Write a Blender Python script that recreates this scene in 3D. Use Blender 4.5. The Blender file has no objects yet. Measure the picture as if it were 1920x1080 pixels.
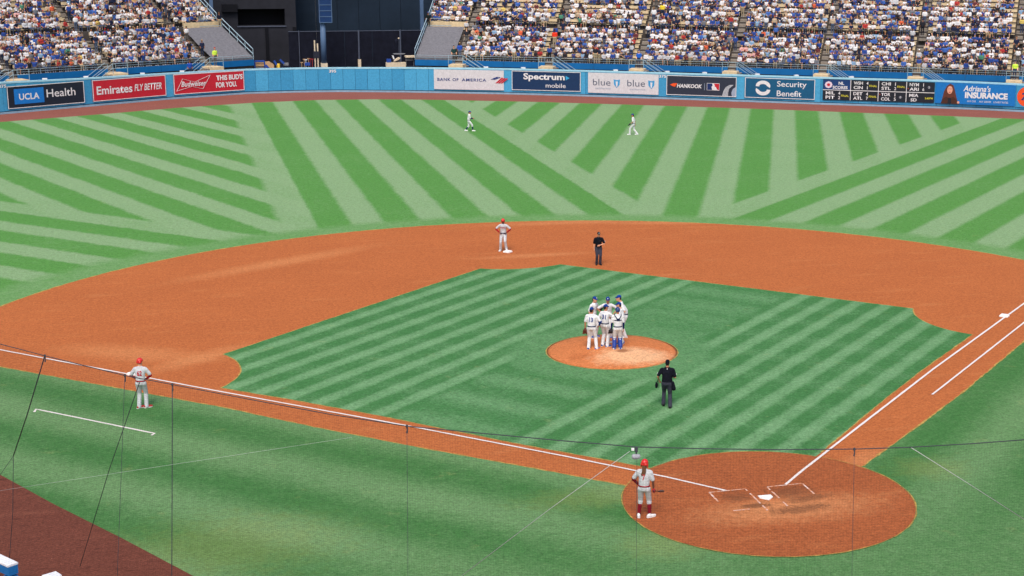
import bpy, bmesh, math, random
import numpy as np
from mathutils import Vector, Matrix
rng = random.Random(11)
scene = bpy.context.scene
COL = scene.collection
# ---------------------------------------------------------------- camera
CP = (-17.5430197, -43.6017612, 17.7328336)
PAN, TILT, ROLL, FPX, CX, CY = 0.28812085, -0.242627014, 0.0102218752, 2969.62302, 1178.79786, 577.919042
def cam_axes():
    cp, sp, ct, st = math.cos(PAN), math.sin(PAN), math.cos(TILT), math.sin(TILT)
    f = Vector((sp*ct, cp*ct, st)); r = Vector((cp, -sp, 0)); u = r.cross(f)
    c, s = math.cos(ROLL), math.sin(ROLL)
    return c*r + s*u, -s*r + c*u, f
RA, UA, FA = cam_axes()
cam = bpy.data.cameras.new('camera')
co = bpy.data.objects.new('camera', cam); COL.objects.link(co)
co.matrix_world = Matrix(((RA.x, UA.x, -FA.x, CP[0]), (RA.y, UA.y, -FA.y, CP[1]), (RA.z, UA.z, -FA.z, CP[2]), (0, 0, 0, 1)))
cam.sensor_width = 36; cam.lens = FPX/1920*36
cam.shift_x = (960-CX)/1920; cam.shift_y = (CY-540)/1920
cam.clip_start = 0.5; cam.clip_end = 3000
scene.camera = co
# ---------------------------------------------------------------- world, sun, exposure
SUN_EL, SUN_AZ = math.radians(56), math.radians(200)      # azimuth clockwise from +Y
w = bpy.data.worlds.new('World'); scene.world = w; w.use_nodes = True
nt = w.node_tree; bg = nt.nodes['Background']
sky = nt.nodes.new('ShaderNodeTexSky'); sky.sky_type = 'NISHITA'; sky.sun_disc = False
sky.sun_elevation = SUN_EL; sky.sun_rotation = SUN_AZ
sky.air_density = 1.0; sky.dust_density = 4.0; sky.ozone_density = 1.0
nt.links.new(sky.outputs[0], bg.inputs[0]); bg.inputs[1].default_value = 0.13
sl = bpy.data.lights.new('sun', 'SUN'); sl.energy = 1.5; sl.angle = math.radians(22); sl.color = (1, .95, .87)
so = bpy.data.objects.new('sun', sl); COL.objects.link(so)
so.rotation_euler = Vector((math.sin(SUN_AZ)*math.cos(SUN_EL), math.cos(SUN_AZ)*math.cos(SUN_EL), math.sin(SUN_EL))).to_track_quat('Z', 'Y').to_euler()
so.location = (0, 0, 60)
vs = scene.view_settings; vs.view_transform = 'Standard'; vs.look = 'None'; vs.gamma = 1; vs.use_curve_mapping = False
vs.exposure = 0.5
# ---------------------------------------------------------------- helpers
def G(px, py, z=0.0):
    """point of the place seen at a photograph position, at height z"""
    d = FA + RA*((px-CX)/FPX) + UA*((CY-py)/FPX)
    t = (z-CP[2])/d.z
    return Vector(CP) + d*t
def srgb(r, g, b):
    f = lambda c: (c/255/12.92) if c/255 <= .04045 else ((c/255+.055)/1.055)**2.4
    return (f(r), f(g), f(b))
def tag(o, label=None, cat=None, group=None, kind=None):
    if label: o['label'] = label
    if cat: o['category'] = cat
    if group: o['group'] = group
    if kind: o['kind'] = kind
    return o
def empty(name, loc=(0, 0, 0), rz=0):
    o = bpy.data.objects.new(name, None); o.empty_display_size = .2
    o.location = loc; o.rotation_euler = (0, 0, rz); COL.objects.link(o); return o
def link(name, me, mat=None, parent=None, loc=None):
    if mat is not None:
        for m in (mat if isinstance(mat, (list, tuple)) else [mat]):
            me.materials.append(m)
    o = bpy.data.objects.new(name, me); COL.objects.link(o)
    if parent: o.parent = parent
    if loc is not None: o.location = loc
    return o
class MB:
    """collects shapes into one mesh"""
    def __init__(s): s.v = []; s.f = []; s.sm = False; s.mi = []
    def add(s, vs_, fs, mi=0):
        b = len(s.v); s.v += [tuple(x) for x in vs_]; s.f += [tuple(b+i for i in f) for f in fs]; s.mi += [mi]*len(fs); return s
    def box(s, c, d, rz=0, ax=None, mi=0):
        x, y, z = (k/2 for k in d); c = Vector(c)
        if ax is None:
            X = Vector((math.cos(rz), math.sin(rz), 0)); Y = Vector((-math.sin(rz), math.cos(rz), 0)); Z = Vector((0, 0, 1))
        else: X, Y, Z = ax
        P = [c+X*(a*x)+Y*(b*y)+Z*(e*z) for e in (-1, 1) for a, b in ((-1, -1), (1, -1), (1, 1), (-1, 1))]
        return s.add(P, [(3, 2, 1, 0), (4, 5, 6, 7), (0, 1, 5, 4), (1, 2, 6, 5), (2, 3, 7, 6), (3, 0, 4, 7)], mi)
    def bar(s, a, b, wd, h, up=Vector((0, 0, 1)), mi=0):
        a, b = Vector(a), Vector(b); X = (b-a); L = X.length; X.normalize()
        Y = up.cross(X); Y.normalize(); Z = X.cross(Y)
        return s.box((a+b)/2, (L, wd, h), ax=(X, Y, Z), mi=mi)
    def tube(s, pts, r, n=8, caps=True, mi=0):
        pts = [Vector(q) for q in pts]; R = r if isinstance(r, (list, tuple)) else [r]*len(pts)
        rings = []; ref = None
        for i, q in enumerate(pts):
            t = (pts[min(i+1, len(pts)-1)]-pts[max(i-1, 0)]).normalized()
            if ref is None: ref = Vector((0, 0, 1)) if abs(t.z) < .9 else Vector((1, 0, 0))
            a = ref - t*ref.dot(t); a.normalize(); ref = a; b = t.cross(a)
            rings.append([q+(a*math.cos(k*2*math.pi/n)+b*math.sin(k*2*math.pi/n))*R[i] for k in range(n)])
        V = [x for rg in rings for x in rg]; F = []
        for i in range(len(pts)-1):
            for k in range(n):
                k2 = (k+1) % n; F.append((i*n+k, i*n+k2, (i+1)*n+k2, (i+1)*n+k))
        if caps: F.append(tuple(range(n-1, -1, -1))); F.append(tuple((len(pts)-1)*n+k for k in range(n)))
        return s.add(V, F, mi)
    def loft(s, rings, mi=0):
        """rings: lists of equally many points"""
        n = len(rings[0]); V = [x for rg in rings for x in rg]; F = []
        for i in range(len(rings)-1):
            for k in range(n):
                k2 = (k+1) % n; F.append((i*n+k, i*n+k2, (i+1)*n+k2, (i+1)*n+k))
        F.append(tuple(range(n-1, -1, -1))); F.append(tuple((len(rings)-1)*n+k for k in range(n)))
        return s.add(V, F, mi)
    def ball(s, c, r, n=10, m=7, mi=0, top=1.0):
        c = Vector(c); rx, ry, rz = (r, r, r) if not isinstance(r, (tuple, list)) else r
        V = [c+Vector((0, 0, -rz))]
        for j in range(1, m):
            a = -math.pi/2+math.pi*j/m
            V += [c+Vector((rx*math.cos(a)*math.cos(2*math.pi*k/n), ry*math.cos(a)*math.sin(2*math.pi*k/n), rz*math.sin(a))) for k in range(n)]
        V.append(c+Vector((0, 0, rz))); F = []
        for k in range(n): F.append((0, 1+(k+1) % n, 1+k))
        for j in range(m-2):
            for k in range(n):
                k2 = (k+1) % n; F.append((1+j*n+k, 1+j*n+k2, 1+(j+1)*n+k2, 1+(j+1)*n+k))
        t = len(V)-1
        for k in range(n): F.append((1+(m-2)*n+k, 1+(m-2)*n+(k+1) % n, t))
        return s.add(V, F, mi)
    def sheet(s, poly, z=None, mi=0):
        P = [Vector((q[0], q[1], q[2] if z is None else z)) for q in poly]
        return s.add(P, [tuple(range(len(P)))], mi)
    def mesh(s, name):
        me = bpy.data.meshes.new(name); me.from_pydata(s.v, [], s.f); me.update()
        if any(s.mi): me.polygons.foreach_set('material_index', s.mi)
        if s.sm: me.polygons.foreach_set('use_smooth', [True]*len(s.f))
        return me
    def build(s, name, mat, parent=None, loc=None, smooth=False):
        s.sm = smooth or s.sm
        return link(name, s.mesh(name), mat, parent, loc)
# ---- shader expression helper
class X_:
    def __init__(s, t, o): s.t, s.o = t, o
    def _m(s, op, *a, clamp=False):
        n = s.t.nodes.new('ShaderNodeMath'); n.operation = op; n.use_clamp = clamp
        for i, q in enumerate((s,)+a):
            if isinstance(q, X_): s.t.links.new(q.o, n.inputs[i])
            else: n.inputs[i].default_value = q
        return X_(s.t, n.outputs[0])
    def __add__(s, b): return s._m('ADD', b)
    def __radd__(s, b): return s._m('ADD', b)
    def __sub__(s, b): return s._m('SUBTRACT', b)
    def __rsub__(s, b): return (s*-1.0)+b
    def __mul__(s, b): return s._m('MULTIPLY', b)
    def __rmul__(s, b): return s._m('MULTIPLY', b)
    def __truediv__(s, b): return s._m('DIVIDE', b)
    def sin(s): return s._m('SINE')
    def cos(s): return s._m('COSINE')
    def abs(s): return s._m('ABSOLUTE')
    def sqrt(s): return s._m('SQRT')
    def clamp(s): return s._m('ADD', 0.0, clamp=True)
    def max(s, b): return s._m('MAXIMUM', b)
    def min(s, b): return s._m('MINIMUM', b)
    def step(s, a, soft):            # 0 below a, 1 above, soft width
        return ((s-(a-soft/2))/soft).clamp()
    def mix(s, a, b): return (b-a)*s+a if isinstance(b, X_) or isinstance(a, X_) else s*(b-a)+a
def new_mat(name, rough=.9, spec=.2):
    m = bpy.data.materials.new(name); m.use_nodes = True
    b = m.node_tree.nodes['Principled BSDF']; b.inputs['Roughness'].default_value = rough
    b.inputs['Specular IOR Level'].default_value = spec
    return m, m.node_tree, b
def coords(t, kind='Object'):
    n = t.nodes.new('ShaderNodeTexCoord'); s = t.nodes.new('ShaderNodeSeparateXYZ')
    t.links.new(n.outputs[kind], s.inputs[0]); return X_(t, s.outputs[0]), X_(t, s.outputs[1]), X_(t, s.outputs[2]), n.outputs[kind]
def noise(t, vec, scale, detail=3, rough=.6, sx=1, sy=1, sz=1, rot=0):
    mp = t.nodes.new('ShaderNodeMapping'); mp.inputs['Scale'].default_value = (sx, sy, sz); mp.inputs['Rotation'].default_value = (0, 0, rot)
    t.links.new(vec, mp.inputs[0])
    n = t.nodes.new('ShaderNodeTexNoise'); n.inputs['Scale'].default_value = scale; n.inputs['Detail'].default_value = detail; n.inputs['Roughness'].default_value = rough
    t.links.new(mp.outputs[0], n.inputs['Vector']); return X_(t, n.outputs['Fac'])
def mixc(t, fac, a, b):
    n = t.nodes.new('ShaderNodeMix'); n.data_type = 'RGBA'
    for i, q in ((0, fac), (6, a), (7, b)):
        if isinstance(q, X_): t.links.new(q.o, n.inputs[i])
        elif hasattr(q, 'links'): t.links.new(q, n.inputs[i])
        else: n.inputs[i].default_value = (*q, 1) if isinstance(q, tuple) else q
    return n.outputs[2]
def bump(t, b, h, strength=.4, dist=.02):
    n = t.nodes.new('ShaderNodeBump'); n.inputs['Strength'].default_value = strength; n.inputs['Distance'].default_value = dist
    t.links.new(h.o, n.inputs['Height']); t.links.new(n.outputs[0], b.inputs['Normal'])
def grain(t, c, v, amps):
    """multiply a colour by fine uneven brightness: amps = (scale, strength) pairs"""
    g = None
    for sc, am in amps:
        q = (noise(t, v, sc, 2, .7)-.5)*am; g = q if g is None else g+q
    n = t.nodes.new('ShaderNodeMix'); n.data_type = 'RGBA'; n.blend_type = 'MULTIPLY'; n.inputs[0].default_value = 1
    t.links.new(c, n.inputs[6]); cb = t.nodes.new('ShaderNodeCombineXYZ'); h = (g+1.0).max(.15)
    for i in range(3): t.links.new(h.o, cb.inputs[i])
    t.links.new(cb.outputs[0], n.inputs[7]); return n.outputs[2]
def mat(name, col, rough=.75, spec=.25, var=.12, scale=6, metal=0, bumpy=0):
    """plain procedural material: a base colour with slight mottling"""
    m, t, b = new_mat(name, rough, spec); x, y, z, v = coords(t)
    f = noise(t, v, scale, 4)
    lo = tuple(c*(1-var) for c in col); hi = tuple(min(1, c*(1+var)) for c in col)
    t.links.new(mixc(t, ((f-.3)*2.2).clamp(), lo, hi), b.inputs['Base Color'])
    b.inputs['Metallic'].default_value = metal
    if bumpy: bump(t, b, f, bumpy, .01)
    return m
# ---------------------------------------------------------------- the field
FT = .3048
S2 = math.sqrt(.5)
def grass_mat(name, dark, light, infield):  # mowing stripes: the reflection of blades bent two ways is put into the colour
    m, t, b = new_mat(name, .95, .12); x, y, z, v = coords(t)
    wob = (noise(t, v, .55, 3)-.5)*.30 + (noise(t, v, 3.5, 2)-.5)*.35
    def stripe(u, c, T, k=1.9):      # 1 on the dark stripe centred at c
        return (((u-c)*(2*math.pi/T)).cos()*k+.68).clamp()
    if not infield:
        x2 = x+wob; y2 = y+wob
        uR = x2*-.9278+y2*.3730; uL = x2*-.9259+y2*-.3778
        uRR = (y2-x2)*S2; uLL = (y2+x2)*S2
        sC = stripe(x2*-1, .05, 4.12); sR = stripe(uR, 1.72, 4.17); sL = stripe(uL, -1.65, 4.05)
        sRR = stripe(uRR, 20.07, 4.2); sLL = stripe(uLL, 20.6, 4.16)
        # light border swaths where two mowing directions meet, with fainter overlap
        inR = x2.step(11.4, .3)*uRR.step(23.3, .3); sR = sR*(inR*.9+.1)
        inL = (x2*-1).step(11.3, .5)*uLL.step(24.0, .4); sL = sL*(inL*.88+.12)
        d = sC
        d = x2.step(9.25, .25).mix(d, sR)
        d = (x2*-1).step(9.2, .25).mix(d, sL)
        d = (1-uRR.step(21.2, .3)).mix(d, sRR)
        d = (1-uLL.step(21.8, .3)).mix(d, sLL)
        yy = y-18.44; r = (x*x+yy*yy).sqrt()+wob
        ring = 1-r.step(31.0, 1.4)
        d = ring.mix(d, .62)
        # foul ground: bands along the lines
        uf = (x2+y2)*-S2; ug = (x2-y2)*S2
        sf = ((uf-7.35)*(2*math.pi/4.2)).cos()*.55+.5
        sg = ((ug-6.7)*(2*math.pi/4.2)).cos()*.55+.5
        foulL = uf.step(.8, .6); foulR = ug.step(.8, .6)
        d = foulL.mix(d, sf.clamp()*.8+.1); d = foulR.mix(d, sg.clamp()*.7+.2)
        foul = (foulL+foulR).clamp()
        back = 1-(y2+x2*0).step(-2.5, 6.0)
        d = back.mix(d, .5)
    else:
        x2 = x+wob*.5; y2 = y+wob*.5; u = (y2-x2)*S2; q = (y2+x2)*S2
        hi = stripe(u, 15.2, 1.37, .95); lo = stripe(u, 10.3, 1.36, .95)
        # lane of the mound: faint cross stripes only
        mid = stripe(q, 13.2, 2.6, .5)*.4+.45
        side = u.step(15.25, .3)
        d = side.mix(mid, hi)
        d = (1-u.step(10.4, .3)).mix(d, lo)
        far = y2.step(33.5, 1.5)
        chk = stripe(q, 17.0, 2.9, .6)
        d = d*.78+chk*.22
        yy = y-17.98; r = (x*x+yy*yy).sqrt()+wob
        ring = 1-r.step(4.3, 1.0)
        d = ring.mix(d, .55)
        foul = None
    fine = noise(t, v, 9, 5, .85); mid_ = noise(t, v, 2.2, 4, .65); big = noise(t, v, .18, 3, .6)
    streak = noise(t, v, 5, 4, .7, sx=1, sy=.35)
    lum = (fine-.5)*1.3+(mid_-.5)*.9+(big-.5)*.55+(streak-.5)*.5
    dd = (d-lum*.9).clamp()
    c = mixc(t, dd, light, dark)
    if foul is not None:
        c = mixc(t, foul*.8, c, mixc(t, dd, srgb(94, 130, 82), srgb(54, 101, 53)))
    # dry straw patches
    dry = ((noise(t, v, .9, 5, .7)-.62)*5).clamp()*.35
    c = mixc(t, dry, c, srgb(165, 160, 105))
    if not infield:
        for cx, cy, rx_, ry_ in ((-5.2, 1.6, 2.2, .9), (-4.2, -2.6, 1.2, 1.0), (6.3, 1.4, 1.2, 1.0), (-16.5, .6, 3.0, 2.2)):
            e1 = (x-cx)/rx_; e2 = (y-cy)/ry_; c = mixc(t, (1-((e1*e1+e2*e2).sqrt()+(mid_-.5)*2.2+(fine-.5)*1.5).step(.9, 1.0))*.2, c, srgb(158, 156, 92))
    t.links.new(c, b.inputs['Base Color'])
    t.links.new(grain(t, c, v, ((26, .9), (11, .95), (4.5, .65))), b.inputs['Base Color'])
    bump(t, b, fine+mid_*.6, .55, .05)
    return m
M_OF = grass_mat('outfield_turf', srgb(80, 132, 62), srgb(124, 153, 110), False)
M_IF = grass_mat('infield_turf', srgb(62, 112, 62), srgb(106, 146, 102), True)
def dirt_mat(name, base, light, dark, kind=''):
    m, t, b = new_mat(name, .97, .1); x, y, z, v = coords(t)
    fine = noise(t, v, 10, 5, .85); mid_ = noise(t, v, 3.0, 4, .65); big = noise(t, v, .22, 4, .6)
    st = noise(t, v, .9, 5, .65, sx=.35, sy=1.5, rot=.25)
    f = ((fine-.5)*2.2+(mid_-.5)*.35+(big-.5)*.5+.5).clamp()
    c = mixc(t, f, dark, base)
    sc = ((st-.56)*5).clamp()*.28
    c = mixc(t, sc, c, light)
    if kind == 'mound':
        # dry, chewed-up clay in front of the rubber and dark damp holes
        dx = x-.55; dy = y-16.6; d = ((dx*dx)/2.6+(dy*dy)/.9).sqrt()+(mid_-.5)*1.3
        c = mixc(t, (1-d.step(.95, .7))*.85, c, srgb(212, 166, 126))
        dx = x-.25; dy = y-17.15; d = ((dx*dx)*7+(dy*dy)*22).sqrt()+(mid_-.5)*1.2
        c = mixc(t, (1-d.step(.8, .6))*.75, c, srgb(120, 72, 46))
        dx = x+1.55; dy = y-17.1; d = ((dx*dx)*3+(dy*dy)*6).sqrt()+(mid_-.5)
        c = mixc(t, (1-d.step(.8, .9))*.5, c, srgb(160, 90, 52))
    if kind == 'home':
        def spot(c, cx, cy, ax_, ay, rot, amt, col, soft=.7, nz=1.2):
            ca, sa = math.cos(rot), math.sin(rot); dx = x-cx; dy = y-cy
            p_ = (dx*ca+dy*sa)/ax_; q_ = (dy*ca-dx*sa)/ay
            d = (p_*p_+q_*q_).sqrt()+(mid_-.5)*nz*1.3+(fine-.5)*2.6
            return mixc(t, (1-d.step(1.0, soft*1.2))*amt*.82, c, col)
        c = spot(c, .3, -.9, 2.4, .9, 0, .55, srgb(214, 150, 100), 1.0)
        dk = srgb(104, 66, 44)
        c = spot(c, -.85, .45, .46, .36, .3, .7, dk, .9)
        c = spot(c, -.58, -.42, .42, .17, -.1, .85, dk, .5)
        c = spot(c, .95, .45, .66, .5, 0, .7, dk, 1.0)
        c = spot(c, 1.25, -.25, .8, .22, .15, .7, dk, .6)
        c = spot(c, .62, -1.05, .9, .3, .05, .8, dk, .5)
    if kind == 'scuffed':
        c = mixc(t, ((noise(t, v, 2.6, 3, .6, sx=.6, sy=1.6, rot=.9)-.60)*7).clamp()*.7, c, srgb(56, 28, 24))
        c = mixc(t, ((noise(t, v, 11, 2, .6)-.74)*9).clamp()*.6, c, srgb(190, 160, 140))
    if kind == 'skin':
        # pale dry drag marks along the grass line and round third base
        for cx, cy, ax_, ay, rot in ((-19.2, 22.6, 2.8, .9, -.5), (-16.6, 21.2, 2.2, .6, .7), (-12, 39, 5, .7, .55), (5, 46.3, 4, .5, -.05), (11, 44.8, 3, .4, -.2), (1, 37.6, 2.6, .4, 0), (4.6, 2.8, 1.0, .5, .7)):
            ca, sa = math.cos(rot), math.sin(rot); dx = x-cx; dy = y-cy
            p_ = (dx*ca+dy*sa)/ax_; q_ = (dy*ca-dx*sa)/ay
            d = (p_*p_+q_*q_).sqrt()+(mid_-.5)*1.6+(st-.5)*1.2
            c = mixc(t, (1-d.step(1.0, 1.2))*.38, c, light)
    t.links.new(c, b.inputs['Base Color'])
    t.links.new(grain(t, c, v, ((26, .95), (11, .95), (4.5, .5))), b.inputs['Base Color'])
    bump(t, b, fine+mid_*.5, .5, .02)
    return m
D1, D2, D3 = srgb(182, 106, 60), srgb(200, 136, 88), srgb(152, 83, 46)
M_SKIN = dirt_mat('infield_clay', D1, D2, D3, 'skin')
M_HOME = dirt_mat('home_clay', srgb(168, 95, 55), D2, srgb(132, 70, 41), 'home')
M_MOUND = dirt_mat('mound_clay', srgb(198, 124, 76), srgb(212, 158, 114), srgb(174, 98, 56), 'mound')
M_TRACK = dirt_mat('warning_track_cinder', srgb(146, 92, 80), srgb(164, 112, 100), srgb(116, 66, 58))
M_TRACK2 = dirt_mat('dugout_track_cinder', srgb(118, 68, 54), srgb(142, 88, 70), srgb(84, 45, 35), 'scuffed')
M_CHALK = mat('chalk', (.70, .64, .61), .95, .1, .10, 14)
M_EDGE = mat('dry_turf_edge', srgb(168, 138, 74), .95, .1, .45, 5)
M_CONC = mat('concrete', (.22, .20, .185), .9, .2, .18, 2.5)
MB().sheet([(-900, -900), (900, -900), (900, 900), (-900, 900)], -.05).build('ground', M_CONC)['kind'] = 'structure'

# outfield wall line (seen base of the wall), continued past the frame
WPX = [(0, 214.6), (165, 200), (316, 186.5), (466, 175.8), (560, 173.2), (640, 172.3), (760, 173.2), (860, 175), (960, 177), (1100, 180.8), (1243, 185.5), (1400, 191), (1540, 196), (1660, 199.8), (1760, 203), (1850, 206.6), (1920, 210)]
WP = [Vector((-68, 68)), Vector((-46, 95.5))] + [G(*q).to_2d() for q in WPX] + [Vector((67, 85.5)), Vector((75, 75))]
TPX = [(0, 229), (200, 213.5), (330, 202.5), (480, 192.5), (600, 187.5), (700, 186.3), (800, 187), (1000, 191), (1200, 197), (1400, 203.5), (1600, 211), (1760, 217), (1920, 223.5)]
TP = [G(*q).to_2d() for q in TPX]
o = MB().sheet([q.to_tuple() for q in WP]+[(85, 30), (45, -20), (0, -32), (-45, -20), (-80, 30)], 0.0).build('warning_track', M_TRACK); o['kind'] = 'structure'
edgeBL = [G(0, 890), G(100, 945), G(230, 1010), G(362, 1080)]
dBL = (edgeBL[0]-edgeBL[-1]).normalized()
lawn = [(-60, 58), (-42, 92)] + [q.to_tuple() for q in TP] + [(63, 81), (70, 70), (52, 40), (30, 15), (19, -1), (12, -9), (0, -13), (-9, -12)]
p0 = edgeBL[-1]-dBL*4; lawn += [(p0.x, p0.y)] + [(q.x, q.y) for q in reversed(edgeBL)] + [((edgeBL[0]+dBL*8).x, (edgeBL[0]+dBL*8).y), (-47, 32)]
o = MB().sheet(lawn, .006).build('outfield_grass', M_OF); o['kind'] = 'structure'
# the darker cinder track in front of the dugout
q = [edgeBL[0]+dBL*8]+edgeBL+[p0]
MB().sheet([(a.x, a.y) for a in q]+[(-16, -16), (-36, -14), (-44, 20)], .003).build('dugout_track', M_TRACK2)['kind'] = 'structure'
# infield skin
APX = [(0, 575), (100, 541), (200, 511), (333, 482), (440, 463), (640, 437), (840, 422), (933, 417), (1130, 413.5), (1280, 417), (1420, 425), (1547, 433), (1657, 447), (1780, 465), (1920, 487)]
C0 = Vector((0, 18.44))
aa = []; rr = []
for q in APX:
    d = G(*q).to_2d()-C0; aa.append(math.atan2(d.y, d.x)); rr.append(d.length)
pf = np.polyfit(aa, rr, 4)
lo3 = [G(-60, 677), G(0, 688), G(200, 724), G(413, 763), G(600, 803), G(800, 842), G(1000, 878), G(1185, 913)]
lo1 = [G(1618, 874), G(1700, 815), G(1800, 740), G(1920, 640), G(1960, 608)]
arc = []
for k in range(61):
    a = -.06+(math.pi+.12)*k/60; ac = min(max(a, min(aa)), max(aa))
    rad = float(np.polyval(pf, ac)); arc.append((C0.x+rad*math.cos(a), C0.y+rad*math.sin(a)))
skin = arc + [(q.x, q.y) for q in lo3] + [(0, 0)] + [(q.x, q.y) for q in lo1]
o = MB().sheet(skin, .012).build('infield_dirt', M_SKIN); o['kind'] = 'structure'
# infield grass
B3 = Vector((-19.4, 19.4)); B2 = Vector((0, 38.8)); B1 = Vector((19.4, 19.4))
def arc_pts(c, a, b, n=14):
    a0 = math.atan2(a.y-c.y, a.x-c.x); a1 = math.atan2(b.y-c.y, b.x-c.x)
    while a1-a0 > math.pi: a1 -= 2*math.pi
    while a1-a0 < -math.pi: a1 += 2*math.pi
    r0 = (Vector((a.x, a.y))-c).length; r1 = (Vector((b.x, b.y))-c).length
    return [(c.x+(r0+(r1-r0)*k/n)*math.cos(a0+(a1-a0)*k/n), c.y+(r0+(r1-r0)*k/n)*math.sin(a0+(a1-a0)*k/n)) for k in range(n+1)]
gA, gB, gC, gD, gE, gF = G(417, 665), G(413, 728), G(900, 504), G(1050, 496), G(1713, 579), G(1824, 628)
in3 = [G(560, 752.5), G(720, 782), G(960, 831), G(1228, 880)]
in1 = [G(1540, 849), G(1640, 765), G(1730, 694)]
infg = arc_pts(B3, gB, gA) + arc_pts(B2, gC, gD) + arc_pts(B1, gE, gF) + [(q.x, q.y) for q in reversed(in1)] + [(1.6, 2.0), (-1.6, 2.0)] + [(q.x, q.y) for q in reversed(in3)]
o = MB().sheet(infg, .018).build('infield_grass', M_IF); o['kind'] = 'structure'
def circle(c, r, n=96, a0=0, a1=2*math.pi): return [(c[0]+r*math.cos(a0+(a1-a0)*k/n), c[1]+r*math.sin(a0+(a1-a0)*k/n)) for k in range(n)]
RH = 4.567
o = MB().sheet(circle((0, 0), RH), .024).build('home_plate_circle', M_HOME); o['kind'] = 'structure'
# ragged dry edge of the turf along the clay
def fringe(pts, wd, z, closed=False):
    P = [Vector((q[0], q[1])) for q in pts]; out = []
    if closed: P.append(P[0])
    Q = [P[0]]
    for a, b in zip(P, P[1:]):
        n = max(1, int((b-a).length/.25))
        Q += [a.lerp(b, (k+1)/n) for k in range(n)]
    L, R_ = [], []
    for i, q_ in enumerate(Q):
        t_ = (Q[min(i+1, len(Q)-1)]-Q[max(i-1, 0)]).normalized(); n_ = Vector((-t_.y, t_.x))
        L.append((*(q_+n_*wd*rng.uniform(-.1, .75)), z)); R_.append((*(q_-n_*wd*rng.uniform(.1, .75)), z))
    n = len(Q)
    return L+R_, [(i, n+i, n+i+1, i+1) for i in range(n-1)]
mb = MB()
for pts, wd, z in (([a for a in arc if a[1] > 14], .10, .014), ([(q.x, q.y) for q in lo3], .08, .014), ([(q.x, q.y) for q in lo1], .08, .014), (arc_pts(B3, gB, gA)+arc_pts(B2, gC, gD)+arc_pts(B1, gE, gF)+[(q.x, q.y) for q in reversed(in1)], .06, .020), ([(gB.x, gB.y)]+[(q.x, q.y) for q in in3], .06, .020), (circle((0, 0), RH+.02, 96), .045, .0275), (circle((0, 17.98), 2.76, 90), .05, .0205)):
    mb.add(*fringe(pts, wd, z, len(pts) > 80 and z != .014))
tag(mb.build('turf_edge', M_EDGE), 'dry yellowish turf edge along the infield clay', 'turf edge', kind='stuff')
# mound
mb = MB(); rings = []
for k in range(13):
    r = 2.742*(1-k/12*.72); h = .02+.254*min(1, max(0, (2.742-r)/(2.742-.95)))
    rings.append([Vector((r*math.cos(a*2*math.pi/72), 17.98+r*math.sin(a*2*math.pi/72)+.25*(k/12), h)) for a in range(72)])
mb.loft(rings); mo = mb.build('pitchers_mound', M_MOUND, smooth=True); mo['kind'] = 'structure'
def mound_z(x, y):
    r = math.hypot(x, y-17.98); return .02+.254*min(1, max(0, (2.742-r)/(2.742-.95)))
rub = MB().box((0, 18.44, .285), (.61, .15, .03)).build('pitching_rubber', M_CHALK)
tag(rub, 'white rubber slab on top of the pitching mound', 'pitching rubber')
# chalk lines
def strip(pts, wd, z):
    P = [Vector((q[0], q[1])) for q in pts]; Q = [P[0]]
    for a, b in zip(P, P[1:]):
        n = max(1, int((b-a).length/.3)); Q += [a.lerp(b, (k+1)/n) for k in range(n)]
    L, R_ = [], []
    for i, q_ in enumerate(Q):
        t_ = (Q[min(i+1, len(Q)-1)]-Q[max(i-1, 0)]).normalized(); n_ = Vector((-t_.y, t_.x))
        L.append((*(q_+n_*wd*rng.uniform(.44, .54)), z)); R_.append((*(q_-n_*wd*rng.uniform(.44, .54)), z))
    n = len(Q)
    return L+R_, [(i, n+i, n+i+1, i+1) for i in range(n-1)]
f3 = [G(1361, 921.5), G(1250, 896), G(1060, 857), G(760, 799), G(400, 733), G(200, 695), G(0, 657)]; f3.append(f3[-1]+(f3[-1]-f3[-2]).normalized()*30)
f1 = [G(1473, 910), G(1500, 887), G(1600, 809), G(1750, 693), G(1920, 570)]; f1.append(f1[-1]+(f1[-1]-f1[-2]).normalized()*40)
def chalk(name, pts, wd, z, label):
    mb = MB().add(*strip([(q[0], q[1]) for q in pts], wd, z)); return tag(mb.build(name, M_CHALK), label, 'chalk line')
chalk('foul_line', f3, .095, .034, 'white chalk foul line running from home towards third base')
chalk('foul_line', f1, .095, .034, 'white chalk foul line running from home towards first base')
chalk('running_lane_line', [G(1748, 741), G(1920, 606), G(1960, 575)], .085, .034, 'shorter chalk lane line outside the first base foul line')
cb = [G(64, 773), G(68, 767.5), G(290, 813), G(284, 816.5)]
chalk('coaching_box_line', cb, .09, .012, 'white chalk box line on grass beside the third base coach')
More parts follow.
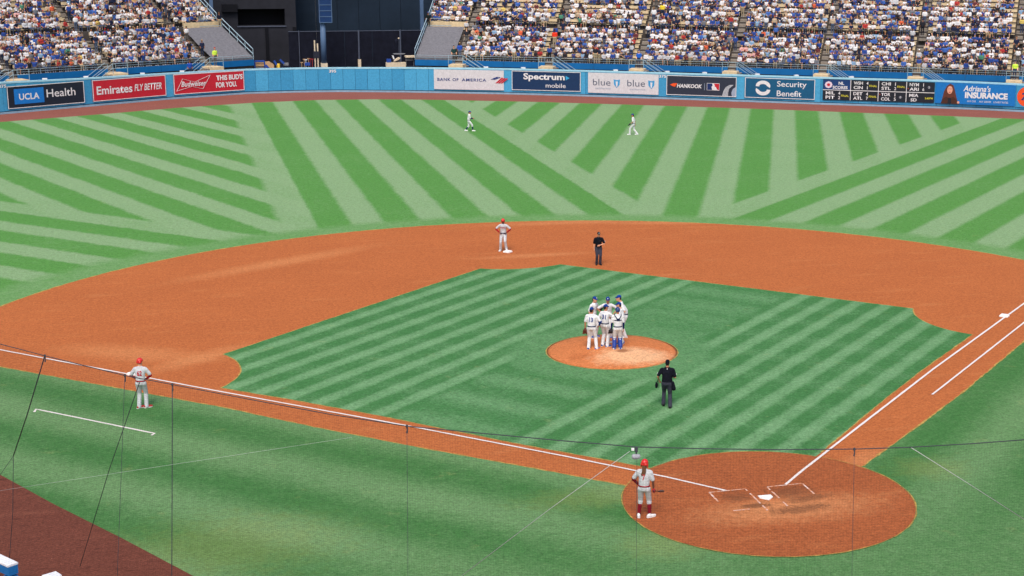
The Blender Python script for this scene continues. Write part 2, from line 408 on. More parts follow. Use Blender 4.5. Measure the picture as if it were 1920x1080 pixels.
# batter's boxes: broken worn lines
Ii = .0254
M_WORN, t_, b_ = new_mat('worn_chalk', .95, .1)
x_, y_, z_, v_ = coords(t_)
t_.links.new(mixc(t_, ((noise(t_, v_, 9, 4, .7)-.42)*4).clamp(), srgb(196, 128, 88), (.76, .68, .64)), b_.inputs['Base Color'])
def seg(a, b, wd=.06):
    return strip([a, b], wd, .034)
yb0, yb1 = 8.5*Ii-36*Ii, 8.5*Ii+36*Ii
bz = -.09   # the plate sits a hand lower than the surveyed corner
def box_lines(label, c, segs):
    e = empty('batters_box', (c, 0, 0)); tag(e, label, "batter's box")
    for a, b in segs: MB().add(*seg((a[0]-c, a[1]), (b[0]-c, b[1]))).build('chalk_mark', M_WORN, e)
box_lines("worn chalk batter's box left of home plate, beside the standing hitter", -.98, (((-62.5*Ii, yb1+bz), (-14.5*Ii, yb1+bz)), ((-62.5*Ii, yb1+bz), (-62.5*Ii, .2)), ((-14.5*Ii, yb1+bz), (-14.5*Ii, .86)), ((-14.5*Ii, .62), (-14.5*Ii, -.30)), ((-14.5*Ii, -.48), (-14.5*Ii, -.92)), ((-1.4, -.66), (-.85, -.66))))
box_lines("worn chalk batter's box right of home plate", .98, (((14.5*Ii, yb1+bz), (62.5*Ii, yb1+bz)), ((62.5*Ii, yb1+bz), (62.5*Ii, .05)), ((14.5*Ii, yb1+bz-.05), (14.5*Ii, .75)), ((14.5*Ii, .62), (14.5*Ii, .0)), ((14.5*Ii, -.35), (14.5*Ii, -.72))))
M_BASE = mat('base_rubber', (.82, .80, .77), .6, .3, .06, 8)
pl = [(0, 0), (8.5*Ii, 8.5*Ii), (8.5*Ii, 17*Ii), (-8.5*Ii, 17*Ii), (-8.5*Ii, 8.5*Ii)]
def prism(pts, z0, z1, dx=0, dy=0):
    n = len(pts); V = [(q[0]+dx, q[1]+dy, z0) for q in pts]+[(q[0]+dx, q[1]+dy, z1) for q in pts]
    return V, [tuple(range(n-1, -1, -1)), tuple(range(n, 2*n))]+[(k, (k+1) % n, n+(k+1) % n, n+k) for k in range(n)]
tag(MB().add(*prism(pl, .02, .045, 0, bz)).build('home_plate', M_BASE), 'white five-sided home plate between the two batter boxes', 'home plate')
def base(c, rz, label):
    bm = bmesh.new(); bmesh.ops.create_cube(bm, size=1)
    for v in bm.verts: v.co.x *= .40; v.co.y *= .40; v.co.z = .02+(v.co.z+.5)*.085
    bmesh.ops.bevel(bm, geom=[e for e in bm.edges if any(v.co.z > .06 for v in e.verts)], offset=.035, segments=2, affect='EDGES')
    me = bpy.data.meshes.new('base'); bm.to_mesh(me); bm.free()
    o = link('base', me, M_BASE, loc=(c.x, c.y, 0)); o.rotation_euler = (0, 0, rz); return tag(o, label, 'base')
base(G(952, 473.5), math.radians(45), 'white second base bag under the foot of the base runner')
base(G(1883, 594), math.radians(45), 'white first base bag beside the chalk line at right')
base(G(250, 703), math.radians(45), 'white third base bag half hidden behind the coach')
# ---------------------------------------------------------------- outfield wall
def PJ(p):
    d = Vector(p)-Vector(CP); z = d.dot(FA); return CX+FPX*d.dot(RA)/z, CY-FPX*d.dot(UA)/z
class Path:
    def __init__(s, pts):
        s.p = [Vector(q) for q in pts]; s.L = [0]
        for a, b in zip(s.p, s.p[1:]): s.L.append(s.L[-1]+(b-a).length)
    def at(s, q, d=0.0, z=None):
        i = 0
        while i < len(s.L)-2 and s.L[i+1] < q: i += 1
        t = (q-s.L[i])/(s.L[i+1]-s.L[i]); P = s.p[i].lerp(s.p[i+1], t)
        def tan(j): return (s.p[j+1]-s.p[j]).normalized()
        T = tan(i)
        if t > .5 and i+2 < len(s.p): T = T.lerp(tan(i+1), t-.5).normalized()
        elif t < .5 and i > 0: T = tan(i-1).lerp(T, t+.5).normalized()
        n = Vector((-T.y, T.x))                 # away from the field
        P = P+n*d
        return P if z is None else Vector((P.x, P.y, z))
    def tang(s, q):
        a, b = s.at(q-.05), s.at(q+.05); return (b-a).normalized()
    def find(s, px, d, z):
        lo, hi = 0.0, s.L[-1]
        for _ in range(50):
            m_ = (lo+hi)/2
            if PJ(s.at(m_, d, z))[0] < px: lo = m_
            else: hi = m_
        return lo
WALL = Path(WP)
HPX = ([0, 160, 320, 470, 640, 900, 1240, 1760, 1920], [2.85, 2.66, 2.54, 2.47, 2.48, 2.60, 2.62, 2.68, 2.64])
def wall_h(s): return float(np.interp(PJ(WALL.at(s, 0, 0))[0], *HPX))
M_PAD, t_, b_ = new_mat('wall_padding_blue', .7, .25); x_, y_, z_, v_ = coords(t_)
oi_ = t_.nodes.new('ShaderNodeObjectInfo')
c_ = mixc(t_, X_(t_, oi_.outputs['Random']), srgb(54, 136, 180), srgb(70, 154, 196))
c_ = mixc(t_, ((noise(t_, v_, 1.3, 5, .7)-.55)*5).clamp()*.35, c_, srgb(40, 108, 150))
c_ = mixc(t_, ((noise(t_, v_, 5.0, 3, .6)-.70)*9).clamp()*.5, c_, srgb(120, 150, 160))
t_.links.new(grain(t_, c_, v_, ((14, .5), (6, .5))), b_.inputs['Base Color'])
M_CAP = mat('wall_cap_pale_blue', srgb(150, 196, 214), .6, .3, .1, 3)
M_KERB = mat('wall_kerb_grey', srgb(128, 158, 180), .8, .2, .15, 2)
M_DARKGAP = mat('dark_gap_blue', srgb(18, 50, 74), .8, .1, .1, 3)  # dark blue core seen between the pads and above the kerb
wall = empty('outfield_wall', WALL.at(WALL.find(620, 0, 0), 0, 0).to_tuple())
tag(wall, 'long padded light blue outfield wall behind the warning track', 'wall')
def local(o, p): return Vector(p)-o.location
def wbox(mb, s0, s1, d0, d1, z0, z1, path=WALL, org=wall, n=1):
    """a block that follows the path between s0 and s1, from d0 to d1 behind it"""
    o_ = org.location if org else Vector((0, 0, 0))
    rings = []
    for k in range(n+1):
        s = s0+(s1-s0)*k/n; za, zb = (z0(s) if callable(z0) else z0), (z1(s) if callable(z1) else z1)
        a, b = path.at(s, d0, 0), path.at(s, d1, 0)
        rings.append([Vector((a.x, a.y, za))-o_, Vector((b.x, b.y, za))-o_, Vector((b.x, b.y, zb))-o_, Vector((a.x, a.y, zb))-o_])
    mb.loft(rings); return mb
sA, sB = WALL.find(-160, 0, 0), WALL.find(2080, 0, 0)
npad = int((sB-sA)/1.24); wd = (sB-sA)/npad
for k in range(npad):
    s0 = sA+k*wd; mb = MB(); d = rng.uniform(-.008, .008)
    h = wall_h(s0+wd/2)-.14
    wbox(mb, s0+.012, s0+wd-.012, d, .3, .24, h); mb.build('wall_pad', M_PAD, wall)
nseg = 16
for k in range(nseg):
    s0, s1 = sA+(sB-sA)*k/nseg, sA+(sB-sA)*(k+1)/nseg
    mb = MB(); wbox(mb, s0, s1-.01, -.03, .42, lambda s: wall_h(s)-.14, wall_h, n=5); mb.build('cap_rail', M_CAP, wall)
    mb = MB(); wbox(mb, s0, s1-.01, -.07, .4, 0, .17, n=5); mb.build('kerb', M_KERB, wall)
    mb = MB(); wbox(mb, s0, s1-.01, .08, .38, .16, lambda s: wall_h(s)-.13, n=5); mb.build('wall_core', M_DARKGAP, wall)
# ---------------------------------------------------------------- lettering and signs
TMPS = bpy.data.scenes.new('workshop')
def evaluated(o):
    """mesh of an object with its modifiers, worked out in an otherwise empty scene"""
    TMPS.collection.objects.link(o); TMPS.view_layers[0].update(); dg = TMPS.view_layers[0].depsgraph
    me = bpy.data.meshes.new_from_object(o.evaluated_get(dg)); TMPS.collection.objects.unlink(o); return me
def text_mesh(body, w_, h_, bold=0.0, shear=0.0, depth=.008, spacing=1.0):
    c = bpy.data.curves.new('lettering', 'FONT'); c.body = body; c.size = 1; c.offset = bold; c.shear = shear; c.space_character = spacing
    c.resolution_u = 3; c.space_line = .95
    o = bpy.data.objects.new('tmp', c); me = evaluated(o)
    bpy.data.objects.remove(o); bpy.data.curves.remove(c)
    n = len(me.vertices); co_ = np.empty(n*3); me.vertices.foreach_get('co', co_); co_ = co_.reshape(-1, 3)
    mn, mx = co_.min(0), co_.max(0)
    out = np.zeros_like(co_)
    out[:, 0] = (co_[:, 0]-(mn[0]+mx[0])/2)*(w_/(mx[0]-mn[0])); out[:, 2] = (co_[:, 1]-(mn[1]+mx[1])/2)*(h_/(mx[1]-mn[1]))
    me.vertices.foreach_set('co', out.ravel()); me.update(); return me
def text(parent, body, u, v, w_, h_, m, y=-.035, name='lettering', **k):
    me = text_mesh(body, w_, h_, **k); me.materials.append(m)
    o = bpy.data.objects.new(name, me); COL.objects.link(o); o.parent = parent; o.location = (u, y, v); return o
def shape(parent, name, pts, m, y=-.03, th=.006):
    """flat shape on a sign face: outline in sign coordinates"""
    n = len(pts); V = [(q[0], y, q[1]) for q in pts]+[(q[0], y+th, q[1]) for q in pts]
    F = [tuple(range(n)), tuple(range(2*n-1, n-1, -1))]+[(k, n+k, n+(k+1) % n, (k+1) % n) for k in range(n)]
    return MB().add(V, F).build(name, m, parent)
def disc(c, r, n=28, ry=None): return [(c[0]+r*math.cos(2*math.pi*k/n), c[1]+(ry or r)*math.sin(2*math.pi*k/n)) for k in range(n)]
FM = {}
def flat(name, c, rough=.6):
    if name not in FM:
        m, t, b = new_mat('print_'+name, rough, .25); x, y, z, v = coords(t)
        q = mixc(t, ((noise(t, v, 2.5, 4, .7)-.35)*2).clamp(), tuple(k*.88 for k in c), tuple(min(1, k*1.06) for k in c))
        t.links.new(grain(t, q, v, ((14, .4), (6, .35))), b.inputs['Base Color']); FM[name] = m
    return FM[name]
WHITE = flat('white', (.70, .69, .71)); BLACKS = flat('black', srgb(28, 36, 50)); REDS = flat('red', srgb(186, 36, 52)); NAVY = flat('navy', srgb(20, 50, 88))
def sign(px0, px1, z0, z1, face, name, label, border=WHITE, d=-.09):
    a, b = WALL.at(WALL.find(px0, 0, 1.3), d), WALL.at(WALL.find(px1, 0, 1.3), d); L = (b-a).length
    c = (a+b)/2; t = (b-a).normalized()
    e = empty(name, (c.x, c.y, (z0+z1)/2), math.atan2(t.y, t.x)); tag(e, label, 'sign')
    H = z1-z0; MB().box((0, .02, 0), (L, .07, H)).build('sign_panel', face, e)
    if border:
        for q in (((0, H/2-.03), (L, .06)), ((0, -H/2+.03), (L, .06)), ((-L/2+.03, 0), (.06, H-.12)), ((L/2-.03, 0), (.06, H-.12))):
            MB().box((q[0][0], -.02, q[0][1]), (q[1][0], .02, q[1][1])).build('sign_border', border, e)
    return e, L, H
e, L, H = sign(13, 157, .42, 2.42, BLACKS, 'wall_sign', 'black wall sign with blue square and white serif lettering, far left')
shape(e, 'blue_square', [(-.415*L, -.32*H), (-.035*L, -.32*H), (-.035*L, .36*H), (-.415*L, .36*H)], flat('signal_blue', srgb(24, 116, 196)))
text(e, 'UCLA', -.225*L, 0, .26*L, .29*H, WHITE, bold=.028); text(e, 'Health', .19*L, .06*H, .38*L, .36*H, WHITE, bold=.006)
e, L, H = sign(173, 310, .42, 2.40, REDS, 'wall_sign', 'red wall sign with white airline slogan, beside the black sign')
text(e, 'Emirates', -.21*L, 0, .48*L, .40*H, WHITE, bold=.022); text(e, 'FLY BETTER', .25*L, 0, .38*L, .32*H, WHITE, bold=.02, shear=.2)
e, L, H = sign(325, 457, .42, 2.38, REDS, 'wall_sign', 'red wall sign with white bow tie outline, rightmost of two red signs')
bt = [(-.46, -.32), (-.36, .28), (-.15, .03), (.02, .36), (-.11, -.26), (-.26, -.12)]
bt = [(-.465, -.33), (-.375, .26), (-.205, .07), (.015, .37), (-.10, -.30), (-.25, -.14)]
for (a, b) in zip(bt, bt[1:]+bt[:1]):
    MB().bar((a[0]*L, -.03, a[1]*H), (b[0]*L, -.03, b[1]*H), .02, .055, up=Vector((0, -1, 0))).build('bow_tie_line', WHITE, e)
text(e, 'Budweiser', -.225*L, -.01, .35*L, .26*H, WHITE, bold=.02, shear=.25, y=-.055)
text(e, "THIS BUD'S", .29*L, .2*H, .38*L, .27*H, WHITE, bold=.04); text(e, 'FOR YOU.', .24*L, -.16*H, .30*L, .27*H, WHITE, bold=.04)
PALE = flat('pale_grey', (.60, .59, .62))
e, L, H = sign(814, 945, .40, 2.40, PALE, 'wall_sign', 'pale grey bank wall sign with small red and blue flag mark', border=None)
BOA = flat('bank_blue', srgb(24, 50, 120))
text(e, 'BANK', -.355*L, 0, .19*L, .15*H, BOA, bold=.018, spacing=1.15); text(e, 'OF', -.19*L, 0, .085*L, .15*H, BOA, bold=.018, spacing=1.15); text(e, 'AMERICA', .075*L, 0, .35*L, .15*H, BOA, bold=.018, spacing=1.15)
for k, (m_) in enumerate((BOA, BOA, REDS, REDS, REDS)):
    u = .31*L+k*.035*L; h_ = -.14*H if k > 1 else .04*H
    shape(e, 'flag_stripe', [(u, h_), (u+.025*L, h_-.02), (u+.115*L, .16*H-.015*k*H), (u+.09*L, .18*H-.015*k*H)], m_, y=-.03-.003*k)
e, L, H = sign(960, 1089, .47, 2.42, NAVY, 'wall_sign', 'navy phone company wall sign with large white lettering')
text(e, 'Spectrum', -.03*L, .18*H, .60*L, .42*H, WHITE, bold=.03); shape(e, 'arrow_tip', [(.285*L, .30*H), (.34*L, .18*H), (.285*L, .06*H)], flat('cyan', srgb(50, 160, 210)))
text(e, 'mobile', .14*L, -.22*H, .29*L, .22*H, WHITE, bold=.003)
e, L, H = sign(1103, 1235, .40, 2.42, PALE, 'wall_sign', 'pale grey wall sign repeating a thin word and a blue shield', border=None)
GREYT = flat('grey_ink', srgb(80, 88, 110)); SHB = flat('shield_blue', srgb(60, 150, 205)); LG = flat('light_ink', srgb(150, 162, 182))
for k in (-1, 1):
    u0 = k*.245*L
    text(e, 'blue', u0-.06*L, .04*H, .25*L, .32*H, GREYT, bold=-.006); text(e, 'california', u0-.04*L, -.26*H, .22*L, .08*H, LG)
    c_ = u0+.155*L
    shape(e, 'shield', [(c_-.045*L, .2*H), (c_, .16*H), (c_+.045*L, .2*H), (c_+.04*L, -.06*H), (c_, -.22*H), (c_-.04*L, -.06*H)], SHB)
    shape(e, 'shield_figure', [(c_-.016*L, .1*H), (c_+.016*L, .1*H), (c_+.008*L, -.16*H), (c_-.008*L, -.16*H)], WHITE, y=-.04)
CHAR = flat('charcoal', srgb(44, 50, 66))
e, L, H = sign(1250, 1381, .45, 2.40, CHAR, 'wall_sign', 'charcoal tyre maker wall sign with orange wing and part of a tyre')
OR = flat('orange', srgb(232, 84, 36))
shape(e, 'wing', [(-.45*L, .02*H), (-.40*L, .10*H), (-.345*L, .10*H), (-.355*L, .02*H), (-.38*L, -.08*H), (-.42*L, -.04*H)], OR)
text(e, 'HANKOOK', -.17*L, -.02*H, .36*L, .20*H, WHITE, bold=.03, shear=.18)
shape(e, 'divider', [(.045*L, -.2*H), (.05*L, -.2*H), (.05*L, .14*H), (.045*L, .14*H)], LG)
x0, x1, y0, y1 = .08*L, .26*L, -.20*H, .16*H
shape(e, 'badge_frame', [(x0, y0), (x1, y0), (x1, y1), (x0, y1)], WHITE, y=-.028)
shape(e, 'badge_blue', [(x0+.03, y0+.03), (x0+.55*(x1-x0), y0+.03), (x0+.42*(x1-x0), y1-.03), (x0+.03, y1-.03)], flat('badge_navy', srgb(22, 44, 96)), y=-.036)
shape(e, 'badge_red', [(x0+.62*(x1-x0), y0+.03+.22*(y1-y0)), (x1-.03, y0+.03), (x1-.03, y1-.03), (x0+.55*(x1-x0), y1-.03)], REDS, y=-.036)
xc = x0+.5*(x1-x0)
shape(e, 'batter_figure', [(xc-.10, y0+.03), (xc+.42, y0+.03), (xc+.30, y0+.3), (xc+.12, y0+.42), (xc+.17, y0+.53), (xc+.06, y0+.60), (xc-.04, y0+.5), (xc-.16, y0+.36)], WHITE, y=-.044)
TY = flat('tyre_grey', srgb(176, 180, 188)); 
shape(e, 'tyre', [(.30*L, -.47*H), (.32*L, -.2*H), (.355*L, .0), (.405*L, .10*H), (.46*L, .11*H), (.40*L, -.08*H), (.385*L, -.3*H), (.385*L, -.47*H)], TY)
for k in range(4):
    f_ = .315+k*.02
    MB().bar((f_*L, -.04, -.46*H), ((f_+.055)*L, -.04, .06*H), .01, .03, up=Vector((0, -1, 0))).build('tread_groove', CHAR, e)
shape(e, 'tyre_rim', [(.44*L, -.47*H), (.43*L, -.3*H), (.45*L, -.1*H), (.49*L, 0), (.49*L, -.47*H)], LG)
e, L, H = sign(1397, 1528, .45, 2.42, flat('teal_blue', srgb(18, 84, 122)), 'wall_sign', 'dark teal insurance wall sign with a round white S mark')
for sgn in (1, -1):      # the interlocked round mark
    pts = []
    for k in range(13):
        a = math.radians(-20+k*17); pts.append((-.24*L+sgn*.105*L*math.cos(a), .0+sgn*(.10*H+.27*H*math.sin(a))))
    inner = []
    for k in range(13):
        a = math.radians(184-k*14); inner.append((-.24*L+sgn*.055*L*math.cos(a), sgn*(.08*H+.12*H*math.sin(a))))
    shape(e, 'round_mark', pts+inner, WHITE)
text(e, 'Security', .17*L, .19*H, .42*L, .36*H, WHITE, bold=.008); text(e, 'Benefit', .135*L, -.24*H, .35*L, .29*H, WHITE, bold=.008)
DK = flat('board_black', srgb(30, 34, 44)); YEL = flat('board_yellow', srgb(206, 196, 60)); NB = flat('board_navy', srgb(24, 58, 110))
e, L, H = sign(1543, 1752, .50, 2.48, DK, 'scoreboard', 'black out-of-town scoreboard in eight white-ruled cells on wall', border=None)
shape(e, 'title_cell', [(-L/2+.03, .02), (-L/4-.03, .02), (-L/4-.03, H/2-.02), (-L/2+.03, H/2-.02)], NB, y=-.025)
for k in (-1, 0, 1): MB().box((k*L/4, -.03, 0), (.06, .02, H)).build('rule', WHITE, e)
MB().box((0, -.033, -.02), (L, .02, .06)).build('rule', WHITE, e)
text(e, 'NL', -.335*L, .33*H, .05*L, .15*H, WHITE, bold=.03); text(e, 'SCORES', -.345*L, .12*H, .135*L, .15*H, WHITE, bold=.03)
shape(e, 'league_mark', disc((-.45*L, .24*H), .035*L, 8, .17*H), flat('pink_white', srgb(220, 200, 215)), y=-.032); shape(e, 'league_mark', disc((-.45*L, .24*H), .016*L, 6, .08*H), REDS, y=-.042)
for col, row, t1, n1, t2, n2, st_ in ((1, 0, 'WSH', '4', 'CIN', '1', 'FINAL'), (2, 0, 'CHI', '1', 'STL', '2', 'FINAL'), (3, 0, 'NYM', '1', 'ARI', '6', None), (0, 1, 'MIL', '4', 'PIT', '2', 'FINAL'), (1, 1, 'DET', '4', 'ATL', '7', 'FINAL'), (2, 1, 'TOR', '1', 'COL', '5', None), (3, 1, 'MIA', '', 'SD', '', '3:40PM')):
    u0 = -L/2+col*L/4; v0 = .25*H if row == 0 else -.27*H
    for tt, nn, dv in ((t1, n1, .115*H), (t2, n2, -.105*H)):
        text(e, tt, u0+.068*L, v0+dv, .082*L*len(tt)/3, .155*H, WHITE, bold=.022)
        if nn: text(e, nn, u0+.15*L, v0+dv, (.006 if nn == '1' else .017)*L, .155*H, WHITE, bold=.012)
    if st_: text(e, st_, u0+.202*L, v0-.02, .07*L, .10*H, YEL, bold=.012)
    else:
        shape(e, 'base_mark', disc((u0+.2*L, v0), .02*L, 4, .09*H), flat('dim_grey', srgb(70, 74, 88)), y=-.026); text(e, '8' if row else '5', u0+.2*L, v0, .014*L, .10*H, WHITE)
        shape(e, 'arrow_mark', [(u0+.012*L, v0-.10*H*(1-2*row)-.02), (u0+.02*L, v0-.10*H*(1-2*row)+.03), (u0+.012*L, v0-.10*H*(1-2*row)+.08)], OR)
INS = flat('insurance_blue', srgb(20, 112, 186))
e, L, H = sign(1753.5, 1904, .50, 2.50, INS, 'wall_sign', 'bright blue insurance wall sign with a long-haired woman printed at left', border=None)
shape(e, 'portrait_hair', [(-.415*L, -.38*H), (-.39*L, .1*H), (-.355*L, .36*H), (-.315*L, .46*H), (-.275*L, .38*H), (-.25*L, .1*H), (-.235*L, -.12*H), (-.22*L, -.3*H), (-.27*L, -.4*H)], flat('hair_brown', srgb(96, 52, 42)))
shape(e, 'portrait_face', disc((-.318*L, .16*H), .034*L, 18, .19*H), flat('face', srgb(222, 160, 136)), y=-.042)
for k, (u, v, a, b, mm) in enumerate(((-.331, .21, .006, .02, 'hair_brown'), (-.305, .21, .006, .02, 'hair_brown'), (-.317, .05, .012, .02, 'red'))):
    shape(e, 'portrait_feature', disc((u*L, v*H), a*L, 10, b*H), FM[mm], y=-.05)
shape(e, 'portrait_jacket', [(-.425*L, -.5*H), (-.41*L, -.30*H), (-.36*L, -.16*H), (-.318*L, -.25*H), (-.27*L, -.16*H), (-.22*L, -.32*H), (-.19*L, -.5*H)], flat('jacket', srgb(70, 42, 34)), y=-.046)
shape(e, 'portrait_shirt', [(-.34*L, -.5*H), (-.335*L, -.22*H), (-.30*L, -.22*H), (-.29*L, -.5*H)], DK, y=-.052)
shape(e, 'portrait_hand', disc((-.205*L, -.42*H), .016*L, 10, .06*H), FM['face'], y=-.056)
text(e, "Adriana's", .02*L, .27*H, .34*L, .28*H, WHITE, bold=.02, shear=.2); text(e, 'INSURANCE', .14*L, -.05*H, .53*L, .30*H, WHITE, bold=.05)
text(e, 'ANY CAR', -.04*L, -.34*H, .11*L, .09*H, WHITE); text(e, 'ANY DRIVER', .13*L, -.34*H, .15*L, .09*H, WHITE); text(e, 'LOWEST RATES', .325*L, -.34*H, .18*L, .09*H, WHITE)
e, L, H = sign(1905.5, 1960, .45, 2.5, M_PAD, 'wall_sign', 'round orange fuel company emblem on wall at the right edge', border=None)
shape(e, 'orange_ball', disc((-.12*L, 0), .95, 36), OR, y=-.03); text(e, '76', -.12*L, 0, 1.1, .75, NB, bold=.04, shear=.15, y=-.04); 
def marker(px, body, label):
    s_ = WALL.find(px, 0, 2.3); a = WALL.at(s_, -.04); t_ = WALL.tang(s_)
    e = empty('distance_marker', (a.x, a.y, wall_h(s_)-.36), math.atan2(t_.y, t_.x)); tag(e, label, 'distance marker')
    text(e, body, 0, 0, .72, .30, WHITE, y=0, bold=.03)
marker(4.5, '375', 'white 375 distance figures on the wall at the left edge'); marker(623.5, '395', 'white 395 distance figures on the bare centre wall')
marker(1242.5, '375', 'white 375 distance figures on the wall beside the tyre sign')
# ---------------------------------------------------------------- pavilions
M_TIER = mat('stand_concrete', srgb(80, 74, 70), .9, .15, .2, 1.2)
M_STEP = mat('stair_concrete', srgb(138, 128, 118), .9, .15, .2, 3)
M_NOSE = mat('stair_nosing', srgb(196, 190, 180), .8, .2, .1, 6)
M_BENCH = mat('bench_cream', srgb(204, 184, 150), .6, .3, .1, 2)
M_FRONT = mat('stand_front_blue', srgb(8, 96, 156), .6, .25, .12, 1.2)
M_RAIL = mat('rail_galvanised', srgb(150, 172, 184), .45, .5, .08, 8)
M_UNDER = mat('stand_underside', srgb(30, 34, 44), .9, .1, .1, 2)
M_LAND = mat('landing_plywood', srgb(214, 190, 152), .85, .2, .16, 3)
M_TARP = mat('grey_tarpaulin', srgb(108, 107, 112), .8, .2, .22, 5, bumpy=.5)
RISE, RUN, D0, Z0, NLOW, NUP = .46, .80, 3.3, 3.03, 6, 10
def row_pos(k):
    """(distance behind the wall, floor height) of seating row k"""
    if k < NLOW: return D0+RUN*k, Z0+RISE*k
    return D0+RUN*NLOW+1.2+RUN*(k-NLOW), Z0+RISE*NLOW+.40+RISE*(k-NLOW)
NROW = NLOW+NUP
ZC = Z0+RISE*NLOW-.06                                    # cross aisle floor
# fronts: left straight, right gently bowed
lf = [G(-200, 233).to_2d(), G(466, 175.8).to_2d()]
lf[0] = lf[1]+(G(0, 214.6).to_2d()-lf[1]).normalized()*52
rx = [G(*q).to_2d() for q in WPX if q[0] >= 760]
pr = np.polyfit([q.x for q in rx], [q.y for q in rx], 2)
PATHS = {'left': Path(lf+[lf[1]+(lf[1]-lf[0]).normalized()*6]), 'right': Path([Vector((x, float(np.polyval(pr, x)))) for x in np.linspace(2, 80, 40)])}
def seat_px(path, px): return path.find(px, D0, Z0+.05)
def stand(side, ends, aisles, tarp, label):
    path = PATHS[side]; s0, s1 = (seat_px(path, q) for q in ends)
    c = path.at((s0+s1)/2, D0, 0); st = empty('grandstand', c); tag(st, label, 'grandstand')
    A = [(seat_px(path, a)-.4, seat_px(path, a)+.4) for a in aisles]
    n = max(6, int((s1-s0)/4))
    for k in range(NROW):
        d, z = row_pos(k); mb = MB(); wbox(mb, s0, s1, d-.05, d+RUN+(1.25 if k == NLOW-1 else 0)-.05, z-RISE-.7, z, path, st, n); mb.build('tier', M_TIER, st)
    mb = MB(); d, z = row_pos(NROW); wbox(mb, s0, s1, D0-.02, d, -.04, Z0-.5, path, st, n); mb.build('stand_base', M_UNDER, st)
    # benches between the aisles
    bounds = [s0]+[x for a in A for x in a]+[s1]; secs = [(bounds[i], bounds[i+1]) for i in range(0, len(bounds), 2)]
    t0, t1 = (seat_px(path, q) for q in tarp)
    for i, (a, b) in enumerate(secs):
        cov = (a+b)/2 > min(t0, t1)-.3 and (a+b)/2 < max(t0, t1)+.3
        for k in range(NROW):
            if cov and k < NLOW: continue
            d, z = row_pos(k); m_ = max(2, int((b-a)/5))
            bn = empty('bench', path.at((a+b)/2, d, z)-st.location); bn.parent = st
            og = type('o', (), {'location': st.location+bn.location})
            mb = MB(); wbox(mb, a+.08, b-.08, d+.32, d+.62, z+.40, z+.45, path, og, m_); mb.build('seat', M_BENCH, bn)
            mb = MB(); wbox(mb, a+.08, b-.08, d+.655, d+.695, z+.58, z+.86, path, og, m_); mb.build('backrest', M_BENCH, bn)
            for q in range(m_+1):
                s_ = a+.3+(b-a-.6)*q/m_; mb = MB(); wbox(mb, s_-.03, s_+.03, d+.36, d+.64, z, z+.399, path, og); mb.build('bracket', M_UNDER, bn)
    # aisle stairs, two steps to a row
    for (a, b) in A:
        for k in range(NROW):
            d, z = row_pos(k)
            for h_ in (0, 1):
                mb = MB(); wbox(mb, a+.04, b-.04, d-.45+.4*h_, d-.05+.4*h_ if h_ else d-.04, z-.23+.23*h_-.2, z-.23+.23*h_+.012, path, st); stp = mb.build('stair_step', M_STEP, st)
                mb = MB(); wbox(mb, a+.1, b-.1, d-.455+.4*h_, d-.38+.4*h_, z-.23+.23*h_+.014, z-.23+.23*h_+.03, path, st); mb.build('nosing', M_NOSE, stp).matrix_parent_inverse = Matrix()
    # blue front, in panels, open at the aisles
    for i, (a, b) in enumerate(secs):
        m_ = max(1, round((b-a)/4.6))
        for q in range(m_):
            x0, x1 = a+(b-a)*q/m_, a+(b-a)*(q+1)/m_
            mb = MB(); wbox(mb, x0+.015, x1-.015, D0-.3, D0-.22, 2.46, Z0+.03, path, st, 2); mb.build('front_panel', M_FRONT, st)
            for zr in (Z0+.28, Z0+.50):
                mb = MB(); pts = [path.at(x0+(x1-x0)*j/3, D0-.26, zr)-st.location for j in range(4)]; mb.tube(pts, .015, 6); mb.build('rail', M_RAIL, st)
            for j in (0, 1, 2):
                p = path.at(x0+(x1-x0)*j/2, D0-.26, 0)-st.location; mb = MB(); mb.tube([(p.x, p.y, Z0+.031), (p.x, p.y, Z0+.52)], .018, 6); mb.build('rail_post', M_RAIL, st)
    # landings and side stairs in front of the aisles
    sg = 1 if side == 'right' else -1
    for (a, b) in A:
        m0, m1 = (a-.35, b+.35)
        mb = MB(); wbox(mb, m0, m1, 1.35, D0-.32, 2.2, 2.74, path, st); mb.build('landing', M_LAND, st)
        for j in range(4):
            e0 = (m1 if sg > 0 else m0)+sg*.32*j; mb = MB(); wbox(mb, min(e0, e0+sg*.32), max(e0, e0+sg*.32)-.01, 1.5, D0-.5, 1.0, 2.60-.2*j, path, st); mb.build('stair_step', M_STEP, st)
        for dd in (1.45, D0-.4):
            e0 = m1 if sg > 0 else m0
            for up in (.55, .95):
                mb = MB(); mb.tube([path.at(e0, dd, 2.74+up)-st.location, path.at(e0+sg*2.2, dd, 1.35+up)-st.location], .024, 6); mb.build('rail', M_RAIL, st)
        for up in (.5, .95):
            for dd in (1.42,):
                mb = MB(); mb.tube([path.at(m0, dd, 2.74+up)-st.location, path.at(m1, dd, 2.74+up)-st.location], .024, 6); mb.build('rail', M_RAIL, st)
        for e0 in (m0, m1):
            p = path.at(e0, 1.42, 0)-st.location; mb = MB(); mb.tube([(p.x, p.y, 2.741), (p.x, p.y, 3.72)], .026, 6); mb.build('rail_post', M_RAIL, st)
    # tarpaulin over the seats nearest the middle
    mb = MB(); n_, m_ = 24, 14; g = []
    dn, zn = D0-.1, Z0+.30; df, zf = D0+RUN*NLOW+.5, Z0+RISE*NLOW+.32
    for i in range(m_+1):
        for j in range(n_+1):
            f_ = i/m_; s_ = t0+(t1-t0)*j/n_
            p = path.at(s_, dn+(df-dn)*f_, zn+(zf-zn)*f_+.03*math.sin(j*1.7+i*.6)*math.sin(i*1.1)+rng.uniform(-.012, .012))-st.location
            g.append(p)
    N = len(g); g += [p-Vector((0, 0, .02)) for p in g]
